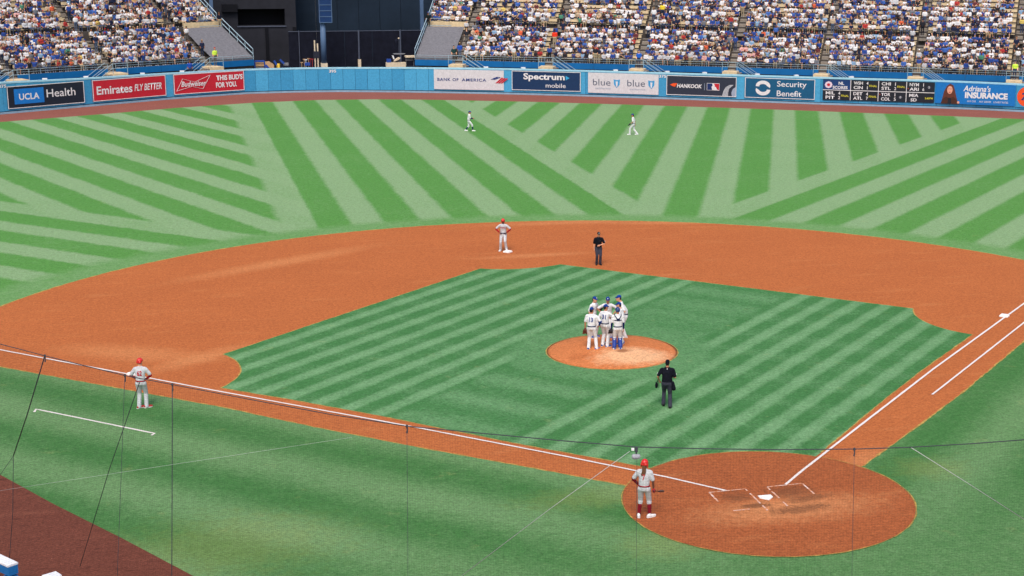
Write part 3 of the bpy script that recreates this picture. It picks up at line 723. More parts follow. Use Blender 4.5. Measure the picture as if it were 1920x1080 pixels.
    F = []
    for i in range(m_):
        for j in range(n_):
            a = i*(n_+1)+j; F.append((a, a+1, a+n_+2, a+n_+1)); F.append((N+a, N+a+n_+1, N+a+n_+2, N+a+1))
    mb.add(g, F); tp = mb.build('seat_tarpaulin', M_TARP, st, smooth=True)
    mb = MB(); wbox(mb, min(t0, t1), max(t0, t1), dn-.02, dn+.06, Z0-.02, zn, path, st, 4); mb.build('tarpaulin_skirt', M_TARP, st)
    # railing up the open end, in two flights
    se = s1 if side == 'left' else s0
    for (da, za, db, zb) in ((D0-.2, Z0+.35, df+.1, zf+.1), (df+1.0, zf+.55, row_pos(NROW-1)[0], row_pos(NROW-1)[1]+.3)):
        for up in (.25, .75):
            mb = MB(); mb.tube([path.at(se, da, za+up)-st.location, path.at(se, db, zb+up)-st.location], .045, 6); mb.build('rail', M_RAIL, st)
        for j in range(5):
            f_ = j/4; p = path.at(se, da+(db-da)*f_, 0)-st.location; z = za+(zb-za)*f_
            mb = MB(); mb.tube([(p.x, p.y, z-.3), (p.x, p.y, z+.75)], .03, 6); mb.build('rail_post', M_RAIL, st)
    xa, xb = t0, t1
    for up in (.1, .85):
        mb = MB(); mb.tube([path.at(se, df+.1, zf+up)-st.location, path.at(se+(-2.6 if side == 'left' else 2.6), df+.1, zf+up)-st.location], .03, 6); mb.build('rail', M_RAIL, st)
    # end wall of the stand and low cream wall under the upper rows
    d, z = row_pos(NROW-1)
    for k in range(NROW):
        dd, zz = row_pos(k); mb = MB(); e2 = se+(.06 if side == 'left' else -.06)
        wbox(mb, min(se, e2), max(se, e2), dd-.06, dd+RUN-.06, .0, zz+.02, path, st); mb.build('end_wall', M_UNDER if k < NLOW else M_FRONT, st)
    du, zu = row_pos(NLOW); mb = MB(); q0, q1 = (se-4.2, se-.02) if side == 'left' else (se+.02, se+4.2)
    wbox(mb, q0, q1, du-.12, du-.052, zu-.42, zu+.42, path, st); mb.build('kerb_wall', M_LAND, st)
    return st, path, secs, A, (min(t0, t1), max(t0, t1)), (s0, s1)
ST = {}
ST['left'] = stand('left', (-190, 473), (-150, 22, 207, 387), (398, 472.5), 'left stand of cream benches ending in a grey tarpaulin')
ST['right'] = stand('right', (779, 2090), (862, 1030, 1199, 1373, 1543, 1719, 1903), (779.5, 850), 'right stand of cream benches starting with a grey tarpaulin')
# ---------------------------------------------------------------- the dark background between the stands
def GY(px, py, Y):
    d = FA + RA*((px-CX)/FPX) + UA*((CY-py)/FPX); t = (Y-CP[1])/d.y
    return Vector(CP)+d*t
M_BLK = mat('dark_cladding', srgb(40, 41, 48), .85, .15, .25, .5)
M_BLK2 = mat('dark_recess', srgb(14, 15, 22), .7, .15, .2, .5)
M_EYE = mat('batters_eye_blue_black', srgb(30, 42, 56), .85, .12, .22, .35)
M_SCREEN = mat('black_windscreen', srgb(24, 26, 38), .9, .1, .3, 1.5)
M_COLUMN = mat('blue_grey_steel', srgb(76, 100, 132), .6, .3, .12, 1)
M_POST = mat('dull_steel', srgb(74, 80, 96), .6, .3, .12, 3)
M_SPK = mat('speaker_blue', srgb(18, 50, 96), .6, .25, .12, 2)
M_CREAM = mat('cream_paint', srgb(214, 196, 170), .8, .2, .12, 4)
M_RACK = mat('rack_blue', srgb(34, 70, 150), .6, .3, .1, 4)
M_WOOD = mat('plywood', srgb(186, 150, 112), .85, .2, .2, 5)
M_YEL = mat('yellow_plastic', srgb(230, 190, 60), .5, .35, .08, 5)
M_GREYB = mat('grey_plastic', srgb(120, 120, 124), .6, .3, .1, 4)
M_DKITEM = mat('dark_canvas', srgb(40, 42, 54), .8, .2, .15, 4)
M_REDT = mat('red_plastic', srgb(150, 44, 44), .6, .3, .1, 4)
M_WHT = mat('white_plastic', (.78, .78, .78), .5, .35, .05, 4)
ZD = 1.2
dk = [GY(478, 130, 124.5), GY(778, 130, 122.2), Vector((14, 152, 0)), Vector((-22, 152, 0))]
MB().add(*prism([(q.x, q.y) for q in dk], -.04, ZD)).build('service_deck', M_SCREEN)['kind'] = 'structure'
# dark building with a long opening
Yb = 141.0
a, b = GY(380, 60, Yb), GY(556, 60, Yb); top = GY(470, -90, Yb).z
w0, w1 = GY(445, 17, Yb), GY(535, 48, Yb)
bl = empty('dark_building', ((a.x+b.x)/2, Yb, 0)); tag(bl, 'tall charcoal building with long black opening behind the centre wall', 'building')
def bpart(name, x0, x1, y0, y1, z0, z1, m_, par=bl):
    return MB().box(((x0+x1)/2-par.location.x, (y0+y1)/2-par.location.y, (z0+z1)/2-par.location.z), (x1-x0, y1-y0, z1-z0)).build(name, m_, par)
bpart('wall', a.x, w0.x, Yb, Yb+8, 0, top, M_BLK); bpart('wall', w1.x, b.x, Yb, Yb+8, 0, top, M_BLK)
bpart('wall', w0.x, w1.x, Yb, Yb+8, 0, w1.z, M_BLK); bpart('wall', w0.x, w1.x, Yb, Yb+8, w0.z, top, M_BLK)
bpart('opening_back', w0.x, w1.x, Yb+2.2, Yb+2.4, w1.z, w0.z, M_BLK2)
bpart('opening_sill', w0.x-.1, w1.x+.1, Yb-.12, Yb-.002, w1.z-.12, w1.z, M_POST)
for px in (430, 500, 552):
    c = GY(px, 60, Yb); bpart('pilaster', c.x-.18, c.x+.18, Yb-.14, Yb-.003, 0, w1.z-.15, M_BLK2)
c0, c1 = GY(415, 8, Yb), GY(445, 22, Yb); bpart('duct', c0.x, c1.x, Yb-.5, Yb-.004, c1.z, c0.z, M_BLK2)
bpart('roof', a.x-.2, b.x+.2, Yb-.2, Yb+8.2, top, top+.3, M_BLK2)
# batter's eye wall in tall panels
Ye = 147.0
e0, e1 = GY(553, 60, Ye), GY(830, 60, Ye); top = GY(690, -110, Ye).z
be = empty('batters_eye', ((e0.x+e1.x)/2, Ye, 0)); tag(be, "tall blue-black batter's eye screen behind the centre field fence", 'screen wall')
n = 7
for k in range(n):
    x0, x1 = e0.x+(e1.x-e0.x)*k/n, e0.x+(e1.x-e0.x)*(k+1)/n
    bpart('panel', x0+.02, x1-.02, Ye+rng.uniform(0, .06), Ye+.4, 0, top, M_EYE, be)
# low dark fence
Yf = 133.5
f0, f1 = GY(540, 60, Yf), GY(800, 60, Yf); zf_ = GY(672, 58, Yf).z
fe = empty('windscreen_fence', ((f0.x+f1.x)/2, Yf, ZD)); tag(fe, 'low fence with black windscreen and thin steel top rail', 'fence')
n = 5
for k in range(n):
    x0, x1 = f0.x+(f1.x-f0.x)*k/n, f0.x+(f1.x-f0.x)*(k+1)/n
    bpart('windscreen', x0+.03, x1-.03, Yf, Yf+.03, ZD, zf_-.05, M_SCREEN, fe)
MB().tube([(f0.x-fe.location.x, 0, zf_-ZD), (f1.x-fe.location.x, 0, zf_-ZD)], .035, 6).build('top_rail', M_POST, fe)
for px in (560, 672, 750):
    c = GY(px, 60, Yf); MB().tube([(c.x-fe.location.x, -.12, 0), (c.x-fe.location.x, -.12, zf_-ZD+.1)], .10 if px != 560 else .05, 8).build('fence_post', M_POST, fe)
c = GY(672, 60, Yf); bpart('post_base', c.x-.16, c.x+.16, Yf-.3, Yf-.005, ZD, ZD+.95, M_CREAM, fe)
# loudspeaker pole
Yp = 129.5; c = GY(605.5, 60, Yp)
po = empty('loudspeaker_pole', (c.x, Yp, ZD)); tag(po, 'thick steel pole carrying a blue three-cell loudspeaker cabinet', 'pole')
MB().tube([(0, 0, .9), (0, 0, GY(605, 40, Yp).z-ZD)], [.31, .28], 16).build('pole', M_COLUMN, po, smooth=True)
bpart('pole_base', c.x-.34, c.x+.34, Yp-.34, Yp+.34, ZD, ZD+.95, M_CREAM, po)
u0, u1 = GY(598.5, 42, Yp), GY(620, -2, Yp); hh = (u1.z-u0.z)/4
cab = bpart('cabinet', u0.x, u1.x, Yp-.5, Yp+.5, u0.z, u1.z+hh, M_SPK, po)
for k in range(5):
    z = u0.z+hh*k; MB().box(((u0.x+u1.x)/2-c.x, -.52, z+.02-ZD), (u1.x-u0.x, .04, .07)).build('cabinet_trim', M_COLUMN, po)
for x in (u0.x, u1.x): MB().box((x-c.x, -.52, (u0.z+u1.z+hh)/2-ZD), (.07, .05, u1.z+hh-u0.z)).build('cabinet_trim', M_COLUMN, po)
# tall columns at both stands
for px, lab in ((791, 'slim blue-grey steel column beside the right stand'), (397.5, 'slim blue-grey steel column behind the left stand')):
    Yc = 138.5; c = GY(px, 40, Yc); col_ = empty('steel_column', (c.x, Yc, 0)); tag(col_, lab, 'column', 'steel columns at the stands')
    zt = GY(px, -90, Yc).z; MB().box((0, 0, zt/2), (.38, .38, zt)).build('shaft', M_COLUMN, col_); MB().box((0, 0, .15), (.7, .7, .3)).build('foot', M_CONC, col_)
# groundskeeping clutter on the deck
Yk = 125.6
def item(name, label, cat, px, build):
    c = GY(px, 128, Yk); e = empty(name, (c.x, Yk, ZD)); tag(e, label, cat); build(e, c.x); return e
def hx(px, x0): return GY(px, 128, Yk).x-x0
def hz(py): return GY(540, py, Yk).z-ZD
def rack(e, x0):
    for px in (478.5, 496.5):
        for y in (0, .8): MB().box((hx(px, x0), y, hz(114.5)/2), (.09, .09, hz(114.5))).build('upright', M_RACK, e)
    for y in (0, .8): MB().box((0, y, hz(114.5)), (hx(497, x0)-hx(478, x0), .1, .1)).build('top_bar', M_RACK, e)
    for k, (z0, z1) in enumerate(((.1, hz(125)), (hz(123.5), hz(117.5)))): MB().box((0, .4, (z0+z1)/2), (hx(495.5, x0)-hx(479.5, x0), .6, z1-z0)).build('crate', M_WOOD if k else M_GREYB, e)
item('equipment_rack', 'blue framed rack of crates beside the left stand end', 'rack', 487.5, rack)
def ramp(e, x0):
    a, b = hx(498, x0), hx(514, x0)
    V, F = prism([(a, .05), (b, .05), (b, hz(121)), (hx(506, x0), hz(115.5)), (a, hz(116))], 0, .7)
    MB().add([(q[0], q[2], q[1]) for q in V], [tuple(reversed(f)) for f in F]).build('ramp_body', M_WOOD, e)
    MB().bar((a, -.05, hz(121)), (hx(513, x0), -.05, .25), .06, .22).build('ramp_strip', M_RACK, e)
item('wooden_ramp', 'tan plywood ramp with blue strip next to the rack', 'ramp', 506, ramp)
for p0, p1, q0, q1, lab in ((514.5, 519, 113.5, 121, 'short blue leaning board left of the yellow barrel'), (525.5, 533, 111.5, 119, 'longer blue leaning board right of the yellow barrel')):
    def board(e, x0):
        MB().bar((hx(p0, x0), 0, hz(q0)), (hx(p1, x0), 0, hz(q1)), .08, .2).build('board', M_RACK, e); MB().bar((hx(p1, x0), .02, hz(q1)-.05), (hx(p1, x0), .02, 0), .1, .12).build('board_leg', M_RACK, e)
    item('leaning_board', lab, 'board', p1, board)
def barrel(e, x0): 
    r = (hx(526, x0)-hx(519, x0))/2; MB().tube([(0, .4, 0), (0, .4, .1), (0, .4, hz(121)), (0, .4, hz(120))], [r*.9, r, r, r*.85], 12).build('barrel_body', M_YEL, e, smooth=True)
    MB().tube([(0, .4, hz(120)), (0, .4, hz(119.6))], r*.9, 12).build('barrel_lid', M_YEL, e)
item('barrel', 'yellow plastic barrel on the deck behind the wall', 'barrel', 522.5, barrel)
def bin_(e, x0):
    MB().box((0, .5, hz(123)/2), (.42, .42, hz(123))).build('bin_body', M_DKITEM, e); MB().box((0, .5, hz(121)), (.5, .5, .25)).build('bin_lid', M_GREYB, e)
item('bin', 'dark bin with pale lid right of the yellow barrel', 'bin', 537, bin_)
def tools(e, x0):
    for px, py, m_ in ((566, 118, M_WOOD), (571, 112, M_WOOD), (574, 113, M_WHT), (579, 111, M_WOOD), (582, 111.5, M_REDT), (586, 112, M_REDT)):
        MB().tube([(hx(px, x0), .2, 0), (hx(px, x0)+.03, .3, hz(py))], .025, 6).build('handle', m_, e)
        MB().box((hx(px, x0)+.03, .3, hz(py)), (.28, .06, .08)).build('tool_head', m_, e)
    MB().box((hx(577, x0), .3, hz(121)), (.55, .3, .3)).build('tool_bag', M_RACK, e); MB().box((0, .3, .3), (1.3, .4, .6)).build('tool_stand', M_DKITEM, e)
item('tool_stand', 'row of upright rakes and brooms by the loudspeaker pole', 'tools', 576, tools)
for px, py, lab in ((592.5, 77, 'taller cream pipe just left of the loudspeaker pole'), (598, 83, 'shorter cream pipe touching the loudspeaker pole')):
    def pipe(e, x0): MB().tube([(0, .6, 0), (0, .6, hz(py))], .075, 8).build('pipe', M_CREAM, e); MB().box((0, .6, hz(104)), (.3, .25, .7)).build('pipe_clamp', M_DKITEM, e)
    item('standing_pipe', lab, 'pipe', px, pipe)
def planter(e, x0):
    MB().box((0, .3, hz(120.5)/2), (hx(762, x0)-hx(725, x0), .5, hz(120.5))).build('trough', M_CREAM, e)
    MB().box((hx(730, x0), .3, hz(117)), (.45, .4, .35)).build('blue_tub', M_RACK, e)
    V, F = prism([(hx(739, x0), hz(119)), (hx(748, x0), hz(115.5)), (hx(752, x0), hz(112)), (hx(749, x0), hz(110.5)), (hx(740, x0), hz(116))], .1, .45)
    MB().add([(q[0], q[2], q[1]) for q in V], [tuple(reversed(f)) for f in F]).build('seat_back', M_CREAM, e)
    V, F = prism([(hx(736, x0), hz(107)), (hx(739, x0), hz(107.5)), (hx(741, x0), hz(114)), (hx(738.5, x0), hz(114.5))], .2, .45)
    MB().add([(q[0], q[2], q[1]) for q in V], [tuple(reversed(f)) for f in F]).build('cushion', M_WHT, e)
item('maintenance_cart', 'low cream cart with tilted white seats right of centre', 'cart', 743, planter)
def table(e, x0):
    MB().tube([(0, 1.2, hz(106)), (0, 1.2, hz(105.3))], .66, 20).build('table_top', M_GREYB, e); MB().tube([(0, 1.2, 0), (0, 1.2, hz(106))], .04, 8).build('table_leg', M_POST, e)
    MB().tube([(.0, 1.2, hz(105.3)), (0, 1.2, hz(76))], .022, 6).build('umbrella_pole', M_POST, e); MB().ball((0, 1.2, hz(76)), .09).build('finial', M_CREAM, e)
    MB().tube([(-.25, 1.2, hz(96)), (-.25, 1.2, hz(80)), (-.25, 1.2, hz(76))], [.1, .2, .06], 8).build('folded_umbrella', M_SCREEN, e)
item('umbrella_table', 'round grey table with thin pole behind the cream cart', 'table', 752, table)
def cart(e, x0):
    MB().box((0, .4, hz(109.8)), (hx(779, x0)-hx(761, x0), .9, .16)).build('canopy', M_CREAM, e)
    for u in (-.4, .4): MB().box((u, .4, hz(110.5)/2), (.06, .06, hz(110.5))).build('canopy_post', M_GREYB, e)
    MB().box((0, .4, .45), (.95, .8, .75)).build('cart_body', M_DKITEM, e); MB().box((-.1, .3, hz(114.5)), (.75, .1, .35)).build('cart_window', M_GREYB, e)
    for u in (-.3, .3): MB().tube([(u, -.03, .18), (u, .1, .18)], .18, 12).build('wheel', M_DKITEM, e)
item('service_cart', 'small dark cart under a cream canopy beside the tarpaulin', 'cart', 770, cart)
# small pale lamps along the wall top
for i, px in enumerate((84, 161, 267, 341, 911, 981, 1154, 1251, 1321, 1420, 1493, 1596)):
    s_ = WALL.find(px, .9, 2.7); p = WALL.at(s_, .9, wall_h(s_)-.35); e = empty('wall_lamp', p)
    tag(e, ('first', 'second', 'third', 'fourth', 'fifth', 'sixth', 'seventh', 'eighth', 'ninth', 'tenth', 'eleventh', 'twelfth')[i]+' small white lamp from the left along the wall top', 'lamp', 'lamps along the wall top')
    MB().box((0, 0, -.8), (.06, .06, 2.0)).build('stem', M_POST, e); MB().box((0, 0, .36), (.42, .3, .14)).build('lamp_head', M_WHT, e)
# ---------------------------------------------------------------- bodies
def cap_seg(mb, a, b, ra, rb, n=10, mi=0):
    a, b = Vector(a), Vector(b); ax = b-a
    if ax.length < 1e-5: return mb.ball(a, ra, n, 7, mi)
    t = ax.normalized(); pts, rs = [], []
    for q in (-1, -.75, -.4): pts.append(a+t*(q*ra)); rs.append(max(.02*ra, ra*math.sqrt(max(0, 1-q*q))))
    pts.append(a); rs.append(ra); pts.append(b); rs.append(rb)
    for q in (.4, .75, 1): pts.append(b+t*(q*rb)); rs.append(max(.02*rb, rb*math.sqrt(max(0, 1-q*q))))
    return mb.tube(pts, rs, n, True, mi)
def ell_loft(mb, rings, n=14, rz=0):
    """stack of ellipses: (centre, rx, ry) turned by rz"""
    ca, sa = math.cos(rz), math.sin(rz); R_ = []
    for c, rx_, ry_ in rings:
        c = Vector(c); pts = []
        for k in range(n):
            a = 2*math.pi*k/n; u, v = rx_*math.cos(a), ry_*math.sin(a)
            pts.append(c+Vector((u*ca-v*sa, u*sa+v*ca, 0)))
        R_.append(pts)
    return mb.loft(R_)
def remesh(mb, voxel, smooth=4, ratio=1.0):
    me = mb.mesh('tmp'); o = bpy.data.objects.new('tmp', me)
    m = o.modifiers.new('r', 'REMESH'); m.mode = 'VOXEL'; m.voxel_size = voxel
    if smooth: s_ = o.modifiers.new('s', 'SMOOTH'); s_.factor = .5; s_.iterations = smooth
    if ratio < 1: d_ = o.modifiers.new('d', 'DECIMATE'); d_.ratio = ratio
    out = evaluated(o)
    bpy.data.objects.remove(o); bpy.data.meshes.remove(me)
    out.polygons.foreach_set('use_smooth', [True]*len(out.polygons)); return out
def paint(me, segs):
    """material index of each face from the nearest body segment: (a, b, ra, rb, index)"""
    n = len(me.polygons); c = np.empty(n*3); me.polygons.foreach_get('center', c); c = c.reshape(-1, 3)
    best = np.full(n, 1e9); idx = np.zeros(n, int)
    for a, b, ra, rb, mi in segs:
        a, b = np.array(a, float), np.array(b, float); ab = b-a; L = max(1e-9, ab@ab)
        t = np.clip(((c-a)@ab)/L, 0, 1); d = np.linalg.norm(c-(a+t[:, None]*ab), axis=1)-(ra+(rb-ra)*t)
        m_ = d < best; best[m_] = d[m_]; idx[m_] = mi
    me.polygons.foreach_set('material_index', idx.tolist()); return idx
# ---------------------------------------------------------------- crowd
SK, SHI, TRO, HAT, SHO = range(5)
def spectator(pose, hat, sleeve=True, wide=1.0):
    """segments of a spectator; origin on the floor under the hips, facing +Y"""
    S = []
    def s(a, b, ra, rb, m_): S.append((a, b, ra, rb, m_))
    dz = .45 if pose == 'stand' else 0
    ln = {'lean': .14, 'sit': .03, 'clap': .05, 'stand': 0, 'arms': .02, 'chat': .03}[pose]
    hz_ = .53+dz; sh = 1.03+dz; w_ = .17*wide
    s((-.08, 0, hz_), (.08, 0, hz_), .12*wide, .12*wide, TRO)
    s((-.07, ln*.4, hz_+.18), (.07, ln*.4, hz_+.18), .125*wide, .125*wide, SHI)
    s((-.1, ln*.8, hz_+.34), (.1, ln*.8, hz_+.34), .12*wide, .12*wide, SHI)
    s((-w_, ln, sh-.05), (w_, ln, sh-.05), .075, .075, SHI)
    s((0, ln, sh), (0, ln+.01, sh+.1), .06, .055, SK)
    tx = .05 if pose == 'chat' else 0
    hc = (tx, ln+.03, sh+.22); s((tx, ln+.03, sh+.19), hc, .085, .095, SK)
    if hat == 'cap': s((tx, ln+.015, sh+.275), (tx, ln+.03, sh+.275), .092, .092, HAT); s((tx, ln+.1, sh+.265), (tx, ln+.17, sh+.25), .04, .03, HAT)
    elif hat == 'long': s((tx, ln-.01, sh+.25), (tx, ln-.0, sh+.26), .10, .10, HAT); s((tx, ln-.06, sh+.2), (tx, ln-.08, sh+.0), .075, .06, HAT)
    else: s((tx, ln+.005, sh+.255), (tx, ln+.01, sh+.265), .098, .098, HAT)
    for q in (-1, 1):
        if pose == 'stand':
            s((.09*q, 0, hz_-.04), (.1*q, .01, hz_-.48), .085, .06, TRO); s((.1*q, .01, hz_-.48), (.1*q, 0, .1), .06, .045, TRO); s((.1*q, -.02, .05), (.11*q, .13, .04), .045, .04, SHO)
        else:
            s((.09*q, .03, hz_), (.12*q, .40, hz_+.02), .085, .065, TRO); s((.12*q, .41, hz_+.01), (.12*q, .38, .12), .06, .045, TRO if q > 0 or pose != 'chat' else SK); s((.12*q, .36, .05), (.13*q, .50, .04), .045, .04, SHO)
        a = (.2*q*wide, ln, sh-.05)
        if pose == 'clap': e, h_ = (.25*q, ln+.16, sh-.26), (.05*q, ln+.34, sh-.10)
        elif pose == 'arms': e, h_ = (.33*q, ln+.05, sh+.05), (.22*q, ln+.12, sh+.38)
        elif pose == 'stand': e, h_ = (.27*q, -.02, sh-.32), (.25*q, .08, sh-.55)
        elif pose == 'lean': e, h_ = (.23*q, ln+.12, sh-.28), (.1*q, ln+.30, sh-.28)
        else: e, h_ = (.25*q, ln+.04, sh-.29), (.1*q, ln+.27, sh-.40)
        s(a, e, .062, .05, SHI); s(e, h_, .045, .036, SK if sleeve else SHI); s(h_, (h_[0]*.9, h_[1]+.05, h_[2]+.02), .042, .035, SK)
    return S
def spec_mesh(S, ratio=.4):
    mb = MB()
    for a, b, ra, rb, m_ in S: cap_seg(mb, a, b, ra, rb, 8)
    me = remesh(mb, .036, 2, ratio); paint(me, S); me.name = 'spectator'; return me
VAR = [spec_mesh(spectator(p_, h_, sl_, wd_)) for p_, h_, sl_, wd_ in (('sit', 'cap', True, 1), ('sit', 'hair', True, 1.05), ('lean', 'cap', True, 1), ('chat', 'long', False, .92), ('clap', 'cap', True, 1), ('arms', 'hair', True, 1), ('lean', 'long', True, .9), ('sit', 'cap', False, 1.12))]
VSTAND = [spec_mesh(spectator('stand', 'cap')), spec_mesh(spectator('stand', 'hair'))]
SHIRTS = [(.30, (.69, .68, .70), 'white'), (.14, (.50, .50, .53), 'pale grey'), (.19, srgb(44, 70, 138), 'blue'), (.06, srgb(64, 98, 168), 'bright blue'), (.08, srgb(32, 40, 66), 'navy'), (.08, srgb(40, 40, 48), 'black'), (.04, srgb(110, 112, 120), 'grey'), (.03, srgb(130, 160, 190), 'light blue'), (.018, srgb(165, 54, 54), 'red'), (.006, srgb(205, 95, 64), 'orange'), (.012, srgb(210, 160, 156), 'pink'), (.004, srgb(74, 130, 110), 'green'), (.004, srgb(205, 180, 100), 'yellow'), (.012, srgb(98, 52, 56), 'maroon'), (.024, srgb(184, 162, 138), 'tan')]
SKINS = [srgb(222, 170, 140), srgb(205, 150, 118), srgb(180, 122, 90), srgb(140, 92, 66), srgb(96, 62, 46)]
TROUS = [srgb(40, 50, 74), srgb(28, 30, 38), srgb(80, 92, 116), srgb(170, 152, 124), srgb(90, 86, 84), srgb(60, 72, 100)]
HATS = [srgb(34, 60, 130), srgb(34, 60, 130), srgb(26, 40, 84), srgb(26, 22, 20), srgb(40, 28, 22), srgb(70, 46, 30), (.72, .72, .74), srgb(20, 20, 24), srgb(150, 30, 40), srgb(150, 120, 84)]
def pick():
    r = rng.random(); acc = 0
    for p_, c_, n_ in SHIRTS:
        acc += p_
        if r < acc: return c_, n_
    return SHIRTS[0][1], SHIRTS[0][2]
def ramp_mat(name, cols, rough=.85):
    m, t, b = new_mat(name, rough, .2); oi = t.nodes.new('ShaderNodeObjectInfo'); r = t.nodes.new('ShaderNodeValToRGB'); r.color_ramp.interpolation = 'CONSTANT'
    els = r.color_ramp.elements
    while len(els) < len(cols): els.new(.5)
    for i, c_ in enumerate(cols): els[i].position = i/len(cols); els[i].color = (*c_, 1)
    mul = t.nodes.new('ShaderNodeMath'); mul.operation = 'FRACT'; m2 = t.nodes.new('ShaderNodeMath'); m2.operation = 'MULTIPLY'; m2.inputs[1].default_value = 7.0+len(cols)*1.37
    t.links.new(oi.outputs['Random'], m2.inputs[0]); t.links.new(m2.outputs[0], mul.inputs[0]); t.links.new(mul.outputs[0], r.inputs[0]); t.links.new(r.outputs[0], b.inputs['Base Color']); return m
mS, t_, b_ = new_mat('spectator_shirt', .9, .15); oi = t_.nodes.new('ShaderNodeObjectInfo')
xx, yy, zz, vv = coords(t_); nn = t_.nodes.new('ShaderNodeMix'); nn.data_type = 'RGBA'; nn.blend_type = 'MULTIPLY'; nn.inputs[0].default_value = .35
t_.links.new(oi.outputs['Color'], nn.inputs[6]); t_.links.new(mixc(t_, noise(t_, vv, 14, 3), (.55, .55, .6), (1, 1, 1)), nn.inputs[7]); t_.links.new(nn.outputs[2], b_.inputs['Base Color'])
SPM = [ramp_mat('spectator_skin', SKINS, .6), mS, ramp_mat('spectator_trousers', TROUS), ramp_mat('spectator_hat_hair', HATS), mat('spectator_shoes', (.4, .4, .42), .8, .2, .5, 3)]
for me in VAR+VSTAND:
    for m_ in SPM: me.materials.append(m_)
# who sits where
seats = []
for side in ('left', 'right'):
    st, path, secs, A, tp, (s0, s1) = ST[side]
    for i, (a, b) in enumerate(secs):
        for k in range(NROW):
            mid = (a+b)/2
            if k < NLOW and tp[0]-.3 < mid < tp[1]+.3: continue
            d, z = row_pos(k); n = int((b-a-.06)/.45)
            ph = rng.uniform(0, 6.28); ph2 = rng.uniform(0, 6.28)
            for q in range(n):
                s_ = a+.03+.225+q*.45+rng.uniform(-.07, .07)
                occ = (1.06 if k < NLOW else .96 if k < NLOW+3 else .84)+.15*math.sin(s_*.55+ph)*math.sin(s_*1.3+ph2)
                if side == 'right' and k >= NLOW+2 and 880 < PJ(path.at(s_, d, z))[0] < 1210: occ -= .22
                if rng.random() > occ: continue
                p = path.at(s_, d+.45+rng.uniform(-.09, .06), z); px, py = PJ(p+Vector((0, 0, 1.1)))
                if px < -60 or px > 1985 or py < -45: continue
                tg = path.tang(s_); face = math.atan2(tg.y, tg.x)+math.pi     # towards the field
                stand_ = rng.random() < .045
                if stand_: p = path.at(s_, d+.22, z)
                seats.append((k, px, py, p, face+rng.uniform(-.5, .5), stand_, side))
    for a, b in A:                       # people on the aisle stairs
        for k in range(NROW):
            if rng.random() < .30:
                d, z = row_pos(k); s_ = (a+b)/2+rng.uniform(-.2, .2); p = path.at(s_, d+.1, z); px, py = PJ(p+Vector((0, 0, 1.1)))
                if -60 < px < 1985 and py > -45: tg = path.tang(s_); seats.append((k+20, px, py, p, math.atan2(tg.y, tg.x)+math.pi*rng.choice((0, 1)), True, side))
ORD = ['front', 'second', 'third', 'fourth', 'fifth', 'sixth']
NUMW = 'first second third fourth fifth sixth seventh eighth ninth tenth eleventh twelfth thirteenth fourteenth fifteenth sixteenth seventeenth eighteenth nineteenth twentieth'.split()
ZONES = [(-99, 165, 'the black sign'), (165, 318, 'the red slogan sign'), (318, 500, 'the bow tie sign'), (780, 952, 'the flag mark sign'), (952, 1096, 'the navy sign'), (1096, 1243, 'the shield sign'), (1243, 1389, 'the tyre sign'), (1389, 1536, 'the teal sign'), (1536, 1648, 'the scoreboard, left half'), (1648, 1752, 'the scoreboard, right half'), (1752, 1990, 'the portrait sign')]
seats.sort(key=lambda q: (q[0], q[1]))
inview = [q for q in seats if 4 < q[1] < 1916]
near = inview[:292]; nset = set(id(q) for q in near); rest = [q for q in seats if id(q) not in nset]
count = {}
def put(me, p, face, col_, label, sc=1.0, group='spectators in the nearest rows'):
    o = bpy.data.objects.new('person', me); COL.objects.link(o); o.location = p; o.rotation_euler = (0, 0, face); o.scale = (sc, sc, sc); o.color = (*col_, 1)
    return tag(o, label, 'spectator', group)
for k, px, py, p, face, stand_, side in near:
    c_, n_ = pick(); zi, zn = next(((i, z[2]) for i, z in enumerate(ZONES) if z[0] <= px < z[1]), (0, ZONES[0][2]))
    key = (zi, k); count[key] = count.get(key, 0)+1; w_ = NUMW[min(19, count[key]-1)]
    me = rng.choice(VSTAND) if stand_ else rng.choice(VAR)
    put(me, p, face, c_, f'{n_}-topped spectator, {ORD[k]} row, {w_} from left above {zn}', rng.uniform(.82, 1.03))
# the rest of the crowd reads as one mass
def mesh_np(me):
    me.calc_loop_triangles(); v = np.empty(len(me.vertices)*3, np.float32); me.vertices.foreach_get('co', v)
    t = np.empty(len(me.loop_triangles)*3, np.int32); me.loop_triangles.foreach_get('vertices', t)
    mi = np.empty(len(me.loop_triangles), np.int32); me.loop_triangles.foreach_get('material_index', mi)
    return v.reshape(-1, 3), t.reshape(-1, 3), mi
NPV = [mesh_np(m_) for m_ in VAR]; NPS = [mesh_np(m_) for m_ in VSTAND]
VV, TT, CC = [], [], []; off = 0
for k, px, py, p, face, stand_, side in rest:
    v, t, mi = rng.choice(NPS) if stand_ else rng.choice(NPV)
    sc = rng.uniform(.82, 1.03); c, s = math.cos(face)*sc, math.sin(face)*sc
    w_ = np.stack([v[:, 0]*c-v[:, 1]*s+p.x, v[:, 0]*s+v[:, 1]*c+p.y, v[:, 2]*sc+p.z], 1)
    cols = np.array([rng.choice(SKINS), pick()[0], rng.choice(TROUS), rng.choice(HATS), (.4, .4, .42)], np.float32)
    VV.append(w_); TT.append(t+off); CC.append(cols[mi]); off += len(v)
VV, TT, CC = np.concatenate(VV), np.concatenate(TT), np.concatenate(CC)
me = bpy.data.meshes.new('crowd'); me.vertices.add(len(VV)); me.vertices.foreach_set('co', VV.ravel().astype(np.float32))
me.loops.add(len(TT)*3); me.loops.foreach_set('vertex_index', TT.ravel().astype(np.int32))
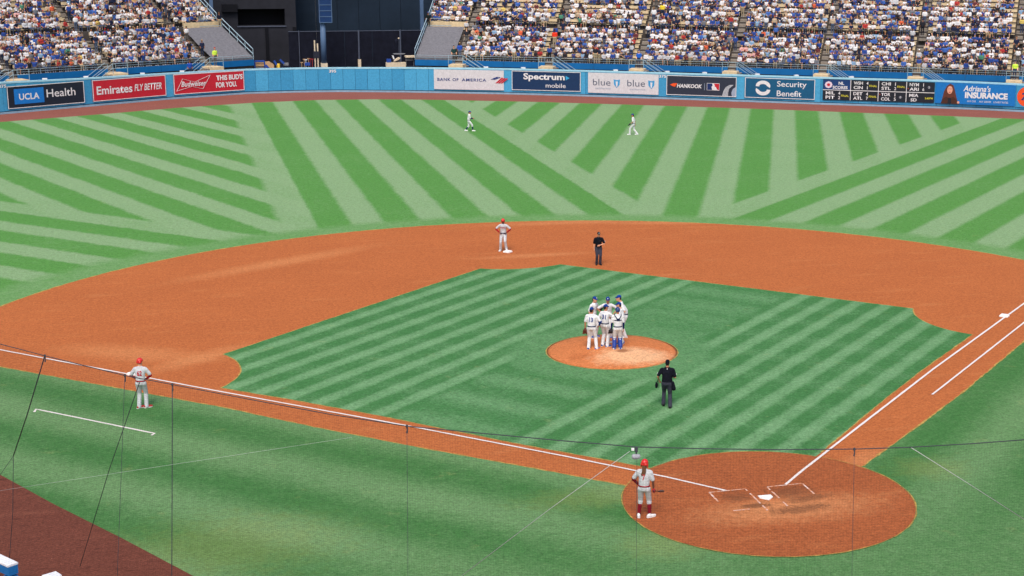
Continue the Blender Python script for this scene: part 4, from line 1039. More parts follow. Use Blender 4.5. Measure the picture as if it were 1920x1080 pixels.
me.polygons.add(len(TT)); me.polygons.foreach_set('loop_start', np.arange(0, len(TT)*3, 3, dtype=np.int32)); me.polygons.foreach_set('loop_total', np.full(len(TT), 3, np.int32))
me.update(calc_edges=True)
at_ = me.attributes.new('tint', 'FLOAT_COLOR', 'CORNER'); at_.data.foreach_set('color', np.repeat(np.concatenate([CC, np.ones((len(CC), 1), np.float32)], 1), 3, axis=0).ravel())
mC, t_, b_ = new_mat('crowd_cloth', .88, .15); an = t_.nodes.new('ShaderNodeAttribute'); an.attribute_name = 'tint'; t_.links.new(an.outputs['Color'], b_.inputs['Base Color'])
tag(link('crowd', me, mC), 'packed crowd in white and blue filling the rows further back', 'crowd', kind='stuff')
print('crowd', len(near), len(rest), len(TT), [len(m_.polygons) for m_ in VAR])
# stewards, vendors and others standing apart
def steward(side, px, d, z, col_, label, turn=0, me=None):
    path = PATHS[side]; s_ = path.find(px, d, z+1.0); tg = path.tang(s_); p = path.at(s_, d, z)
    return put(me or VSTAND[0], p, math.atan2(tg.y, tg.x)+math.pi+turn, col_, label, 1.02, 'people standing apart from the rows')
HV = srgb(205, 235, 80)
steward('left', 403, 2.4, 2.74, HV, 'steward in yellow-green vest standing in front of the left tarpaulin', me=VSTAND[1])
steward('right', 1903, 2.6, 2.74, HV, 'steward in yellow-green vest on the landing above the portrait sign')
d, z = row_pos(3); steward('right', 1040, d-.1, z, srgb(236, 60, 36), 'vendor in orange-red shirt standing on aisle stairs above navy sign')
d, z = row_pos(8); steward('right', 1242, d-.1, z, srgb(235, 205, 60), 'person in yellow shirt on stairs high above the shield sign', me=VSTAND[1])
d, z = row_pos(7); steward('right', 1226, d-.1, z, (.74, .74, .76), 'person in white shirt on stairs below the yellow shirt')
d, z = row_pos(0); steward('right', 1198, 2.4, 2.74, srgb(40, 96, 190), 'person in blue shirt on the landing above the shield sign', me=VSTAND[1])
d, z = row_pos(0); steward('right', 851, 2.9, 2.74, srgb(30, 60, 60), 'person in dark shirt on the landing beside the right tarpaulin', .5, VSTAND[1])
d, z = row_pos(0); steward('right', 862, d+.3, z, srgb(40, 80, 170), 'person in blue shirt on the stairs beside the right tarpaulin', .3)
d, z = row_pos(6); steward('right', 803, d-.6, z-.4, srgb(22, 30, 30), 'person in black leaning behind the rail over right tarpaulin')
d, z = row_pos(6); steward('left', 411, d-.6, z-.4, srgb(24, 28, 44), 'person in dark jacket behind the rail over left tarpaulin')
steward('left', 356, 2.0, 1.7, srgb(40, 80, 170), 'person in blue low behind the wall near the bow tie sign')
# ---------------------------------------------------------------- players and umpires
def ik(a, c, l1, l2, pole):
    a, c, pole = Vector(a), Vector(c), Vector(pole); d = c-a; L = d.length
    if L > (l1+l2)*.995: c = a+d*((l1+l2)*.995/L); d = c-a; L = d.length
    x = (l1*l1-l2*l2+L*L)/(2*L); h = math.sqrt(max(0, l1*l1-x*x)); u = d/L
    v = pole-u*pole.dot(u); v = v.normalized() if v.length > 1e-4 else Vector((0, 0, 1))
    return a+u*x+v*h, c
def cloth(name, col, var=.1):
    if name in FM: return FM[name]
    m, t, b = new_mat(name, .92, .12); x, y, z, v = coords(t)
    f = noise(t, v, 9, 5, .65); g = noise(t, v, 34, 2, .6)
    t.links.new(mixc(t, ((f-.32)*2.4).clamp(), tuple(c*(1-var*1.6) for c in col), tuple(min(1, c*(1+var*.6)) for c in col)), b.inputs['Base Color'])
    bump(t, b, f+g*.25, .8, .07); FM[name] = m; return m
WHITEJ = cloth('white_knit', (.74, .74, .76)); GREYJ = cloth('road_grey_knit', (.56, .57, .60)); BLACKJ = cloth('black_knit', srgb(20, 22, 32)); SLATE = cloth('charcoal_wool', srgb(62, 62, 76), .16)
DBLUE = cloth('royal_blue', srgb(24, 60, 140)); NVY = cloth('navy_knit', srgb(18, 36, 84)); RED = cloth('team_red', srgb(160, 26, 40)); DKRED = cloth('deep_red', srgb(120, 18, 34))
HELM_R = mat('red_helmet_shell', srgb(206, 40, 36), .25, .5, .04, 3); HELM_B = mat('blue_helmet_shell', srgb(22, 52, 110), .3, .5, .04, 3)
SHOE_W = mat('white_leather', (.74, .74, .74), .5, .4, .1, 9); SHOE_R = mat('red_leather', srgb(176, 40, 36), .5, .4, .1, 9); SHOE_B = mat('black_leather', srgb(18, 18, 24), .45, .4, .1, 9); SHOE_D = mat('blue_leather', srgb(40, 76, 150), .5, .4, .1, 9)
LEATH = mat('brown_glove_leather', srgb(92, 44, 34), .6, .35, .2, 8); LEATHB = mat('black_glove_leather', srgb(30, 28, 34), .6, .35, .2, 8)
SKL = mat('fair_skin', srgb(206, 148, 120), .55, .3, .08, 8); SKT = mat('tan_skin', srgb(176, 116, 86), .55, .3, .08, 8); SKD = mat('brown_skin', srgb(96, 60, 46), .55, .3, .1, 8)
HAIR = mat('dark_hair', srgb(26, 20, 18), .7, .3, .2, 20); LOCKS = mat('brown_dreadlocks', srgb(96, 64, 44), .8, .2, .35, 14)
EYE = mat('eye_dark', srgb(24, 18, 16), .3, .5, .05, 5); LIP = mat('lip', srgb(150, 80, 72), .6, .3, .05, 5)
def tub(mb, a, b, ra, rb, n=12): return cap_seg(mb, a, b, ra, rb, n)
def to_mb(me):
    mb = MB(); mb.v = [tuple(v.co) for v in me.vertices]; mb.f = [tuple(p.vertices) for p in me.polygons]; mb.mi = [0]*len(mb.f); return mb
def hand(mb, wrist, dr, palm_n, sgn, curl=.5):
    """palm and five fingers; dr = direction of the fingers, palm_n = way the palm faces, sgn = thumb side"""
    d = Vector(dr).normalized(); n = Vector(palm_n); n = (n-d*n.dot(d)).normalized(); s_ = d.cross(n)*sgn
    w_ = Vector(wrist); pc = w_+d*.05
    rings = [[w_+d*t+s_*(x*wd)+n*(y*.014) for x, y in ((-1, -1), (1, -1), (1, 1), (-1, 1))] for t, wd in ((-.02, .022), (.02, .034), (.07, .042), (.098, .040))]
    mb.loft(rings)
    for k, (o, L) in enumerate(((-.033, .062), (-.011, .078), (.011, .084), (.032, .074))):
        a = w_+d*.09+s_*o; c1 = d*math.cos(curl*.7)+n*math.sin(curl*.7); c2 = d*math.cos(curl*1.7)+n*math.sin(curl*1.7); c3 = d*math.cos(curl*2.4)+n*math.sin(curl*2.4)
        p1 = a+c1*L*.45; p2 = p1+c2*L*.32; p3 = p2+c3*L*.25
        mb.tube([a, p1, p2, p3], [.0095, .009, .008, .006], 6)
    a = w_+d*.03+s_*.036; p1 = a+(d*.6+s_*.75+n*.25).normalized()*.042; p2 = p1+(d*.9+n*.45).normalized()*.034
    mb.tube([a, p1, p2], [.012, .010, .007], 6)
def person(label, px, py, face, P, z=0.026, group=None, lift=0):
    """P: pose and kit. face: 0 = away from the viewer's stand, 90 = towards first base side, 180 = towards the stand"""
    g = G(px, py, z); az = math.atan2(g.x-CP[0], g.y-CP[1])
    root = empty('person', (g.x, g.y, z), -(az+math.radians(face))); tag(root, label, 'person', group)
    K = P.get('h', 1.85)/1.85; root.scale = (K, K, K)
    lean = P.get('lean', .04); hip = P.get('hip', .96); bulk = P.get('bulk', 1.0); hx_ = P.get('shift', 0)
    pel = Vector((hx_, 0, hip)); chest = Vector((hx_, lean*.7, hip+.40)); neck = Vector((hx_, lean, hip+.56))
    shw = .195*bulk; shd = P.get('shdrop', 0)
    SH = {1: neck+Vector((shw, -.005, -.085-shd)), -1: neck+Vector((-shw, -.005, -.085+shd))}
    HP = {q: pel+Vector((.095*q, 0, -.03)) for q in (1, -1)}
    ft = P.get('feet', {1: (.13, .02, -10), -1: (-.13, -.02, 10)})     # x, y, toe-out degrees
    ANK = {q: Vector((ft[q][0], ft[q][1], .085+(ft[q][3] if len(ft[q]) > 3 else 0))) for q in ft}
    KN = {}
    for q in ft: KN[q], ANK[q] = ik(HP[q], ANK[q], .44, .45, P.get('kpole', {}).get(q, (0, 1, 0)))
    HND = P.get('hands', {1: (.27, .08, hip-.14), -1: (-.27, .08, hip-.14)}); EL, WR = {}, {}
    for q in HND: EL[q], WR[q] = ik(SH[q], HND[q], .30, .27, P.get('epole', {}).get(q, (q*.6, -1, -.2)))
    hy = math.radians(P.get('look', 0)); nod = P.get('nod', .02)
    fw = Vector((math.sin(hy), math.cos(hy), 0)); sd = Vector((math.cos(hy), -math.sin(hy), 0))
    hc = neck+Vector((0, .02+nod, .155)); HX = (sd, fw, Vector((0, 0, 1)))
    skin = P.get('skin', SKL)
    def hp_(x, y, z_): return hc+sd*x+fw*(y-nod*z_*2)+Vector((0, 0, z_))
    # --- body, one surface
    mb = MB()
    ell = [[hp_(a*math.cos(t), b*math.sin(t)+oy, zz) for t in [2*math.pi*k/14 for k in range(14)]] for zz, a, b, oy in ((-.125, .035, .05, .03), (-.10, .05, .065, .025), (-.06, .065, .085, .01), (0, .076, .097, 0), (.05, .077, .098, -.005), (.09, .062, .08, -.008), (.118, .03, .04, -.01))]
    mb.loft(ell)
    tub(mb, hp_(0, .095, .01), hp_(0, .115, -.03), .012, .018, 8)                                  # nose
    for q in (1, -1): tub(mb, hp_(.077*q, -.01, .02), hp_(.082*q, -.015, -.03), .014, .012, 8)   # ears
    tub(mb, neck+Vector((0, -.01, -.03)), hc+Vector((0, -.015, -.07)), .066, .062)
    ell_loft(mb, [(neck+Vector((0, 0, -.02)), .12, .07), (neck+Vector((0, 0, -.09)), .165, .09), (chest, .14, .095), (pel+Vector((0, 0, .12)), .125, .09), (pel, .14, .10), (pel-Vector((0, 0, .06)), .11, .08)])
    for q in (1, -1):
        tub(mb, SH[q], EL[q], .05, .041); tub(mb, EL[q], WR[q], .041, .029)
        tub(mb, HP[q], KN[q], .075, .05); tub(mb, KN[q], ANK[q], .05, .036)
    me = remesh(mb, .017, 3); mb = to_mb(me); bpy.data.meshes.remove(me)
    mb.sm = True
    for q in (1, -1):
        dr = P.get('hdir', {}).get(q, (WR[q]-EL[q])); pn = P.get('palm', {}).get(q, (-q, .1, 0))
        if not (P.get('glove') == q or P.get('mitt') == q): hand(mb, WR[q], dr, pn, -q, P.get('curl', {}).get(q, .5))
    for q in (1, -1): mb.ball(hp_(.03*q, .088, .025), .012, 6, 5, 1); mb.bar(hp_(.03*q-.02, .094, .05), hp_(.03*q+.02, .094, .05), .012, .01, mi=2)
    mb.bar(hp_(-.025, .092, -.062), hp_(.025, .092, -.062), .014, .012, mi=3)
    mb.build('body', [skin, EYE, HAIR, LIP], root)
    # --- jersey
    mb = MB(); J = .022*bulk
    ell_loft(mb, [(neck+Vector((0, -.005, .015)), .07, .068), (neck+Vector((0, 0, -.02)), .105*bulk, .085), (neck+Vector((0, 0, -.06)), .155*bulk, .102), (neck+Vector((0, 0, -.12)), .182*bulk, .12), (chest, .178*bulk, .128*bulk), (pel+Vector((0, .0, .2)), .165*bulk, .128*bulk), (pel+Vector((0, .0, .09)), .168*bulk, .132*bulk), (pel+Vector((0, 0, .045)), .165*bulk, .13*bulk)])
    sl = P.get('sleeve', .78)
    for q in (1, -1):
        e_ = SH[q].lerp(EL[q], sl); tub(mb, SH[q]+Vector((-.05*q, 0, .005)), SH[q]+Vector((-.01*q, 0, -.012)), .068, .066); tub(mb, SH[q]+Vector((-.01*q, 0, -.012)), e_, .066, .068)
    jer = P.get('jersey', WHITEJ); jme = remesh(mb, .018, 4); jo = link('jersey', jme, jer, root)
    for q in (1, -1):
        e_ = SH[q].lerp(EL[q], sl+.13); e0 = SH[q].lerp(EL[q], sl+.09)
        if P.get('cuff'): tub(MB(), e0, e_, .07, .07)
    # --- undersleeves
    if P.get('under'):
        for q, full in P['under'][1].items():
            mb = MB(); tub(mb, SH[q].lerp(EL[q], .55), EL[q], .056, .049); tub(mb, EL[q], EL[q].lerp(WR[q], full), .049, .038)
            link('undersleeve', remesh(mb, .016, 2), P['under'][0], root)
    # --- trousers
    mb = MB(); ell_loft(mb, [(pel+Vector((0, 0, .075)), .150*bulk, .118*bulk), (pel+Vector((0, -.005, .0)), .168*bulk, .130*bulk), (pel+Vector((0, -.008, -.07)), .168*bulk, .125*bulk), (pel+Vector((0, 0, -.13)), .12*bulk, .10)])
    lg = P.get('trouser', 'long'); tr = P.get('pants', WHITEJ)
    for q in (1, -1):
        tub(mb, HP[q]+Vector((0, -.005, -.02)), HP[q].lerp(KN[q], .5), .105*bulk, .092*bulk); tub(mb, HP[q].lerp(KN[q], .5), KN[q], .092*bulk, .078)
        if lg == 'long': tub(mb, KN[q], KN[q].lerp(ANK[q], .6), .078, .074); tub(mb, KN[q].lerp(ANK[q], .6), ANK[q]+Vector((0, -.005, -.03)), .074, .075)
        else: tub(mb, KN[q], KN[q].lerp(ANK[q], .22), .082, .076)
    link('trousers', remesh(mb, .018, 4), tr, root)
    if lg != 'long':
        for q in (1, -1):
            mb = MB(); tub(mb, KN[q].lerp(ANK[q], .15), KN[q].lerp(ANK[q], .45), .06, .064); tub(mb, KN[q].lerp(ANK[q], .45), ANK[q], .064, .046); link('sock', remesh(mb, .015, 2), P.get('sock', NVY), root)
    mb = MB(); ell_loft(mb, [(pel+Vector((0, 0, .032)), .172*bulk, .136*bulk), (pel+Vector((0, 0, .072)), .172*bulk, .136*bulk)], 24); mb.build('belt', P.get('belt', NVY), root, smooth=True)
    # --- shoes
    for q in (1, -1):
        a = math.radians(ft[q][2]); f_ = Vector((-math.sin(a), math.cos(a), 0)); b_ = Vector((ANK[q].x, ANK[q].y, ANK[q].z-.085))
        mb = MB(); tub(mb, b_+Vector((0, 0, .05))-f_*.05, b_+Vector((0, 0, .05))+f_*.05, .048, .05); tub(mb, b_+Vector((0, 0, .045))+f_*.05, b_+Vector((0, 0, .035))+f_*.19, .048, .038); tub(mb, b_+Vector((0, 0, .05)), b_+Vector((0, 0, .11)), .045, .045)
        for v in range(len(mb.v)): mb.v[v] = (mb.v[v][0], mb.v[v][1], max(mb.v[v][2], b_.z+.012))
        me = remesh(mb, .014, 2); so_ = link('shoe', me, P.get('shoe', SHOE_W), root)
        sole = MB(); ol = [b_+f_*y+Vector((f_.y, -f_.x, 0))*x for x, y in ((-.04, -.09), (.04, -.09), (.05, .06), (.045, .17), (0, .225), (-.045, .17), (-.05, .06))]
        sole.add(*prism([(v.x, v.y) for v in ol], b_.z, b_.z+.022)); sole.build('sole', P.get('sole', SHOE_W), so_)
    # --- headgear
    hat = P.get('hat', 'cap'); hm = P.get('hatmat', DBLUE)
    def dome(rx_, ry_, rz_, z0, n=16, m_=6):
        R_ = []
        for j in range(m_):
            t = (math.pi/2)*j/m_; R_.append([hp_(rx_*math.cos(t)*math.cos(2*math.pi*k/n), ry_*math.cos(t)*math.sin(2*math.pi*k/n)-.006, z0+rz_*math.sin(t)) for k in range(n)])
        R_.append([hp_(.005*math.cos(2*math.pi*k/n), .005*math.sin(2*math.pi*k/n)-.006, z0+rz_) for k in range(n)]); return R_
    def brim(z0, ln, bd=1):
        pts = [(.075*math.cos(t), .085*math.sin(t)) for t in [math.pi*(.08+.84*k/10) for k in range(11)]]; out = [(x*1.0, y+ln*math.sin(math.pi*(.08+.84*k/10))) for k, (x, y) in enumerate(pts)]
        V = [hp_(x, y*bd, z0) for x, y in pts]+[hp_(x, y*bd, z0-.022-.2*abs(x)*.2) for x, y in out]; V2 = [v-Vector((0, 0, .008)) for v in V]
        F = [(k, k+1, 12+k, 11+k) for k in range(10)]; n = len(V)
        F += [tuple(n+i for i in reversed(f)) for f in F]+[(11+k, 12+k, n+12+k, n+11+k) for k in range(10)]
        return V+V2, F
    if hat in ('cap', 'backcap'):
        mb = MB(); mb.loft(dome(.084, .106, .098, .035)); cp = mb.build('cap', hm, root, smooth=True)
        MB().add(*brim(.045, .075, 1 if hat == 'cap' else -1)).build('brim', hm, cp)
        if P.get('logo'): MB().box(tuple(hp_(0, .104, .075)), (.035, .012, .045)).build('cap_logo', WHITE, cp)
        mb = MB(); mb.loft([[hp_(.081*math.cos(2*math.pi*k/12), .10*math.sin(2*math.pi*k/12)-.012, zz) for k in range(12)] for zz in (-.02, .045)]); mb.v = [v for v in mb.v]; 
        mb2 = MB(); tub(mb2, hp_(-.03, -.06, .0), hp_(.03, -.06, .0), .05, .05); tub(mb2, hp_(-.02, -.065, -.045), hp_(.02, -.065, -.045), .042, .042); mb2.build('hair', P.get('hair', HAIR), root, smooth=True)
    elif hat == 'helmet':
        mb = MB(); mb.loft(dome(.108, .128, .125, .02)); h_ = mb.build('helmet', hm, root, smooth=True)
        MB().add(*brim(.03, .07)).build('brim', hm, h_)
        for q in P.get('flaps', (1, -1)):
            mb = MB(); mb.loft([[hp_(q*(.088+.012*t_)+0, -.03+.075*math.cos(a), -.035+.075*math.sin(a)) for a in [2*math.pi*k/12 for k in range(12)]] for t_ in (0, 1.2)]); mb.build('ear_flap', hm, h_)
        mb = MB(); tub(mb, hp_(-.04, -.075, -.0), hp_(.04, -.075, -.0), .058, .058); mb.build('helmet_back', hm, h_, smooth=True)
    elif hat == 'hair':
        mb = MB(); mb.loft(dome(.085, .104, .092, .03)); mb.build('hair', P.get('hair', HAIR), root, smooth=True)
        mb = MB(); tub(mb, hp_(-.035, -.055, .02), hp_(.035, -.055, .02), .06, .06); tub(mb, hp_(-.02, -.06, -.04), hp_(.02, -.06, -.04), .046, .046); mb.build('hair', P.get('hair', HAIR), root, smooth=True)
    # --- number on the back, lettering on the chest
    from mathutils.bvhtree import BVHTree
    bv = BVHTree.FromPolygons([tuple(v.co) for v in jme.vertices], [tuple(p.vertices) for p in jme.polygons])
    def print_on(body, zc, w_, h_, m_, back=True, name='jersey_number', bold=.03, xo=0):
        me = text_mesh(body, w_, h_, bold=bold)
        for v in me.vertices:
            x = (-v.co.x if not back else v.co.x)+hx_+xo; zz = zc+v.co.z
            hit = bv.ray_cast(Vector((x, -1 if back else 1, zz)), Vector((0, 1 if back else -1, 0)))[0]
            v.co = Vector((x, (hit.y if hit else 0)+(-.013 if back else .013), zz))
        link(name, me, m_, root)
    if P.get('num'): print_on(P['num'][0], neck.z-.22, .17*(1 if len(P['num'][0]) > 1 else .5), .19, P['num'][1])
    if P.get('front'): print_on(P['front'][0], neck.z-.2, .28, .075, P['front'][1], False, 'chest_lettering')
    # --- glove
    for key in ('glove', 'mitt'):
        if P.get(key):
            q = P[key]; w_ = WR[q]; d_ = (WR[q]-EL[q]).normalized(); mb = MB()
            d_ = Vector(P.get('gdir', d_)).normalized(); s_ = d_.cross(Vector((0, 1, .2))).normalized()
            big = 1.15 if key == 'mitt' else 1
            tub(mb, w_, w_+d_*.06, .05, .075*big); tub(mb, w_+d_*.09-s_*.05, w_+d_*.09+s_*.05, .06*big, .06*big)
            for k in (-.09, -.035, .025, .08): tub(mb, w_+d_*.1+s_*k*.7, w_+d_*(.24 if key == 'glove' else .19)+s_*k*1.2, .032*big, .022*big)
            tub(mb, w_+d_*.06+s_*.06, w_+d_*.17+s_*.14, .03, .024)
            link('glove', remesh(mb, .016, 2), P.get('glovemat', LEATH), root)
    return root, dict(WR=WR, EL=EL, SH=SH, KN=KN, ANK=ANK, hc=hc, neck=neck, pel=pel, chest=chest, hp=hp_, HP=HP)
MG = 'home players and staff gathered on the mound'
NUMB = flat('number_blue', srgb(24, 56, 130)); NUMR = flat('number_red', srgb(170, 30, 44))
AK = {1: (.21, .10, 1.05), -1: (-.21, .10, 1.05)}; AKP = {1: (1, -.35, 0), -1: (-1, -.35, 0)}
# third base coach
person('coach in grey uniform number 62 and red helmet by third base', 267, 765, 14, dict(h=1.93, jersey=GREYJ, pants=GREYJ, hat='helmet', hatmat=HELM_R, flaps=(), num=('62', NUMR), under=(RED, {1: .95, -1: .95}), hands={1: (.15, .17, 1.02), -1: (-.15, .17, 1.02)}, epole={1: (1, -.3, -.1), -1: (-1, -.3, -.1)}, belt=RED, shoe=SHOE_R, feet={1: (.14, .05, -55), -1: (-.10, -.02, -40)}, look=15, curl={1: .9, -1: .9}), .008)
# hitter waiting beside the plate
bt_, J = person('hitter in grey uniform number 7 with red helmet and red socks', 1207, 970, 8, dict(h=1.88, jersey=GREYJ, pants=GREYJ, hat='helmet', hatmat=HELM_R, num=('7', NUMR), skin=SKD, trouser='short', sock=DKRED, under=(DKRED, {-1: .95}), hands={1: (.28, .05, .86), -1: (-.20, .16, .98)}, epole={1: (.8, -.6, 0), -1: (-1, -.5, 0)}, belt=RED, feet={1: (.17, .04, -50), -1: (-.15, -.0, 10)}, look=8, hdir={1: (.35, .5, -.6)}, curl={1: 1.1, -1: .9}), .026)
mb = MB()
for k in range(9):
    a = (k-4)/4; p0 = J['hp'](.05*a, -.10+.02*abs(a), -.02); p1 = J['neck']+Vector((.05*a, -.115, -.05)); p2 = J['neck']+Vector((.06*a-.03, -.135, -.16-.04*(k % 3))); mb.tube([p0, p1, p2], [.016, .014, .008], 6)
me = remesh(mb, .011, 1); link('dreadlocks', me, LOCKS, bt_)
M_BAT = mat('black_bat_lacquer', srgb(34, 34, 44), .3, .5, .05, 3); M_BG = mat('red_batting_glove', srgb(176, 30, 40), .6, .3, .1, 8)
for q in (1, -1):
    w_ = J['WR'][q]; mb = MB(); d_ = (J['WR'][q]-J['EL'][q]).normalized(); tub(mb, w_-d_*.02, w_+d_*.05, .04, .045); link('batting_glove', remesh(mb, .012, 2), M_BG, bt_)
mw = bt_.matrix_basis; w_ = mw @ (J['WR'][1]+Vector((.03, .03, -.05))); dr = (RA*.40+Vector((FA.x, FA.y, 0))*.90+Vector((0, 0, -.34))).normalized()
be_ = empty('baseball_bat', w_); tag(be_, "black baseball bat in the hitter's right hand pointing right", 'bat')
q0 = -dr*.10; mb = MB(); mb.tube([q0, q0+dr*.02, q0+dr*.03, q0+dr*.30], [.024, .024, .013, .015], 10); mb.build('handle', M_BAT, be_, smooth=True)
mb = MB(); mb.tube([q0+dr*.30, q0+dr*.50, q0+dr*.62, q0+dr*.80, q0+dr*.84], [.015, .025, .033, .033, .02], 12); mb.build('barrel', M_BAT, be_, smooth=True)
# plate umpire walking towards the mound
um, J = person('umpire in black shirt and grey trousers walking behind the mound group', 1250, 763, 2, dict(h=1.86, bulk=1.16, jersey=BLACKJ, pants=SLATE, hat='backcap', hatmat=BLACKJ, skin=SKT, hands={1: (.19, .24, 1.10), -1: (-.30, .14, .98)}, epole={1: (.45, -.9, -.2), -1: (-.45, -.9, 0)}, belt=BLACKJ, shoe=SHOE_B, sole=SHOE_B, feet={1: (.13, -.10, -8), -1: (-.13, .14, 8, .02)}), .024)
mb = MB(); tub(mb, (.20, -.04, .95), (.25, -.02, .72), .07, .085); link('ball_bag', remesh(mb, .016, 2), BLACKJ, um)
MB().box((0, -.095, 1.49), (.03, .012, .03)).build('collar_badge', WHITE, um)
for q in (1, -1): MB().box(tuple(J['SH'][q].lerp(J['EL'][q], .55)+Vector((q*.075, 0, 0))), (.012, .05, .06)).build('sleeve_patch', WHITE, um)
mk = empty('umpire_mask', um.matrix_basis @ (J['WR'][-1]+Vector((-.06, .06, -.06)))); tag(mk, "dark face mask held in the walking umpire's left hand", 'mask')
mb = MB()
for k in range(5): mb.tube([Vector((-.01+.075*math.sin(t), .05*math.cos(t), -.24+.05*k)) for t in [math.pi*(j/8-.5) for j in range(9)]], .010, 6)
mb.tube([(-.05, .06, -.26), (-.02, .07, -.1), (.03, .04, .04)], .016, 6); mb.build('cage', SHOE_B, mk); MB().ball((-.03, .02, -.16), (.06, .05, .11)).build('pad', BLACKJ, mk)
# runner on second
person('base runner in grey with red helmet, hands on hips at second', 944, 470.5, 188, dict(h=1.84, jersey=GREYJ, pants=GREYJ, hat='helmet', hatmat=HELM_R, front=('Phillies', NUMR), skin=SKD, under=(RED, {1: .95, -1: .95}), hands=AK, epole=AKP, belt=NVY, shoe=SHOE_W, feet={1: (.16, .0, -15), -1: (-.17, .10, 20, .09)}, look=-12), .014)
# second base umpire
u2, J = person('umpire in black shirt standing on the clay behind second', 1122, 496, 172, dict(h=1.80, bulk=1.06, jersey=BLACKJ, pants=SLATE, hat='cap', hatmat=BLACKJ, logo=True, skin=SKL, hands={1: (.24, .04, .82), -1: (-.05, .20, 1.10)}, epole={1: (.8, -.6, 0), -1: (-1, -.2, -.2)}, belt=BLACKJ, shoe=SHOE_B, sole=SHOE_B, feet={1: (.10, .0, -12), -1: (-.09, .05, 14)}, palm={-1: (0, -1, 0)}), .014)
MB().box((-.06, .135, 1.34), (.05, .014, .05)).build('chest_badge', WHITE, u2)
q = -1; MB().box(tuple(J['SH'][q].lerp(J['EL'][q], .6)+Vector((q*.07, .02, .02))), (.012, .06, .07)).build('sleeve_patch', WHITE, u2)
# outfielders
person('outfielder in white walking right, dark sleeves and socks', 879.5, 246, 84, dict(h=1.80, skin=SKT, trouser='short', sock=NVY, under=(NVY, {1: .95, -1: .95}), hands={1: (.06, .34, 1.10), -1: (-.06, .32, 1.12)}, epole={1: (.5, -.7, -.6), -1: (-.5, -.7, -.6)}, feet={1: (.07, .33, 0, .01), -1: (-.07, -.30, 0, .02)}, hip=.92), .008)
person('outfielder in white walking left with a dark glove', 1187.5, 253, 278, dict(h=1.86, skin=SKT, hands={1: (.24, -.1, .86), -1: (-.22, .22, .95)}, glove=-1, glovemat=LEATHB, num=('21', NUMB), feet={1: (.07, -.32, 0, .02), -1: (-.07, .30, 0, .01)}, hip=.92, shoe=SHOE_W), .008)
# the meeting on the mound
mz = .262
person('player number 13 in white at front left of mound group', 1110, 655, 10, dict(h=1.84, shift=-.03, bulk=1.08, num=('13', NUMB), skin=SKT, glove=-1, glovemat=LEATH, under=(DBLUE, {1: .9}), hands={1: (.27, .14, 1.02), -1: (-.30, .05, .84)}, epole={1: (.8, -.6, -.1), -1: (-.8, -.5, 0)}, feet={1: (.20, -.04, -35), -1: (-.14, -.03, -5)}, shoe=SHOE_D, look=20), .22, MG)
person('fielder facing right behind number 13 with a black glove', 1112, 632, 128, dict(h=1.85, skin=SKL, logo=True, glove=-1, glovemat=LEATHB, hands={1: (.22, .1, .9), -1: (-.14, .28, 1.20)}, gdir=(0, .3, 1), feet={1: (.12, .0, -10), -1: (-.13, .03, 12)}, shoe=SHOE_D, nod=.03), .2, MG)
person('player facing the stand with hands on hips at mound back', 1139.5, 634, 182, dict(h=1.90, skin=SKT, logo=True, hands={1: (.25, .08, 1.08), -1: (-.25, .08, 1.08)}, epole=AKP, nod=.06, lean=.08, shoe=SHOE_D), .2, MG)
person('player number 31 in white, blue sleeves, in the group centre', 1134, 650, 24, dict(h=1.86, skin=SKT, num=('31', NUMB), under=(DBLUE, {1: .95, -1: .95}), hands={1: (.16, .30, 1.18), -1: (-.26, .08, .9)}, epole={1: (.9, -.3, -.3), -1: (-.8, -.6, 0)}, feet={1: (.12, -.02, -30), -1: (-.12, .03, 0)}, shoe=SHOE_D, look=30), mz, MG)
person('tall player in white facing left at right back of mound', 1171, 633, 262, dict(h=1.94, skin=SKL, hands={1: (.24, .12, .95), -1: (-.2, .22, 1.0)}, nod=.07, lean=.17, shoe=SHOE_W, feet={1: (.13, .03, -8), -1: (-.12, -.02, 8)}), .16, MG)
person('player in blue cap facing left just behind the catcher', 1166, 645, 282, dict(h=1.86, skin=SKL, hands={1: (.2, .24, 1.05), -1: (-.2, .26, 1.05)}, nod=.05, lean=.08, shoe=SHOE_D, feet={1: (.12, .0, -8), -1: (-.12, -.0, 8)}), mz, MG)
ca, J = person('catcher in white with blue shin guards and dark helmet', 1158, 655.5, -8, dict(h=1.84, bulk=1.06, skin=SKT, hat='helmet', hatmat=HELM_B, flaps=(), under=(NVY, {1: .9, -1: .9}), mitt=-1, glovemat=LEATHB, hands={1: (.25, .06, .84), -1: (-.27, .08, .80)}, shoe=SHOE_D, feet={1: (.12, .0, -6), -1: (-.14, .0, 18)}), .24, MG)
M_STRAP = mat('navy_strap', srgb(24, 34, 66), .7, .2, .1, 8); M_GUARD = mat('blue_shin_guard', srgb(28, 58, 140), .35, .45, .06, 6)
nk, ch = J['neck'], J['chest']
for q in (1, -1):
    mb = MB(); mb.tube([J['SH'][q]+Vector((-.06*q, .03, .085)), J['SH'][q]+Vector((-.08*q, -.085, .03)), ch+Vector((.05*q, -.145, .0)), ch+Vector((-.02*q, -.148, -.06))], .019, 8); mb.build('protector_strap', M_STRAP, ca)
mb = MB(); mb.tube([ch+Vector((-.185, .0, -.09)), ch+Vector((-.12, -.115, -.075)), ch+Vector((0, -.150, -.06)), ch+Vector((.12, -.115, -.075)), ch+Vector((.185, 0, -.09))], .02, 8); mb.build('protector_strap', M_STRAP, ca)
MB().box(tuple(ch+Vector((0, -.152, -.04))), (.13, .03, .10)).build('strap_plate', M_STRAP, ca)
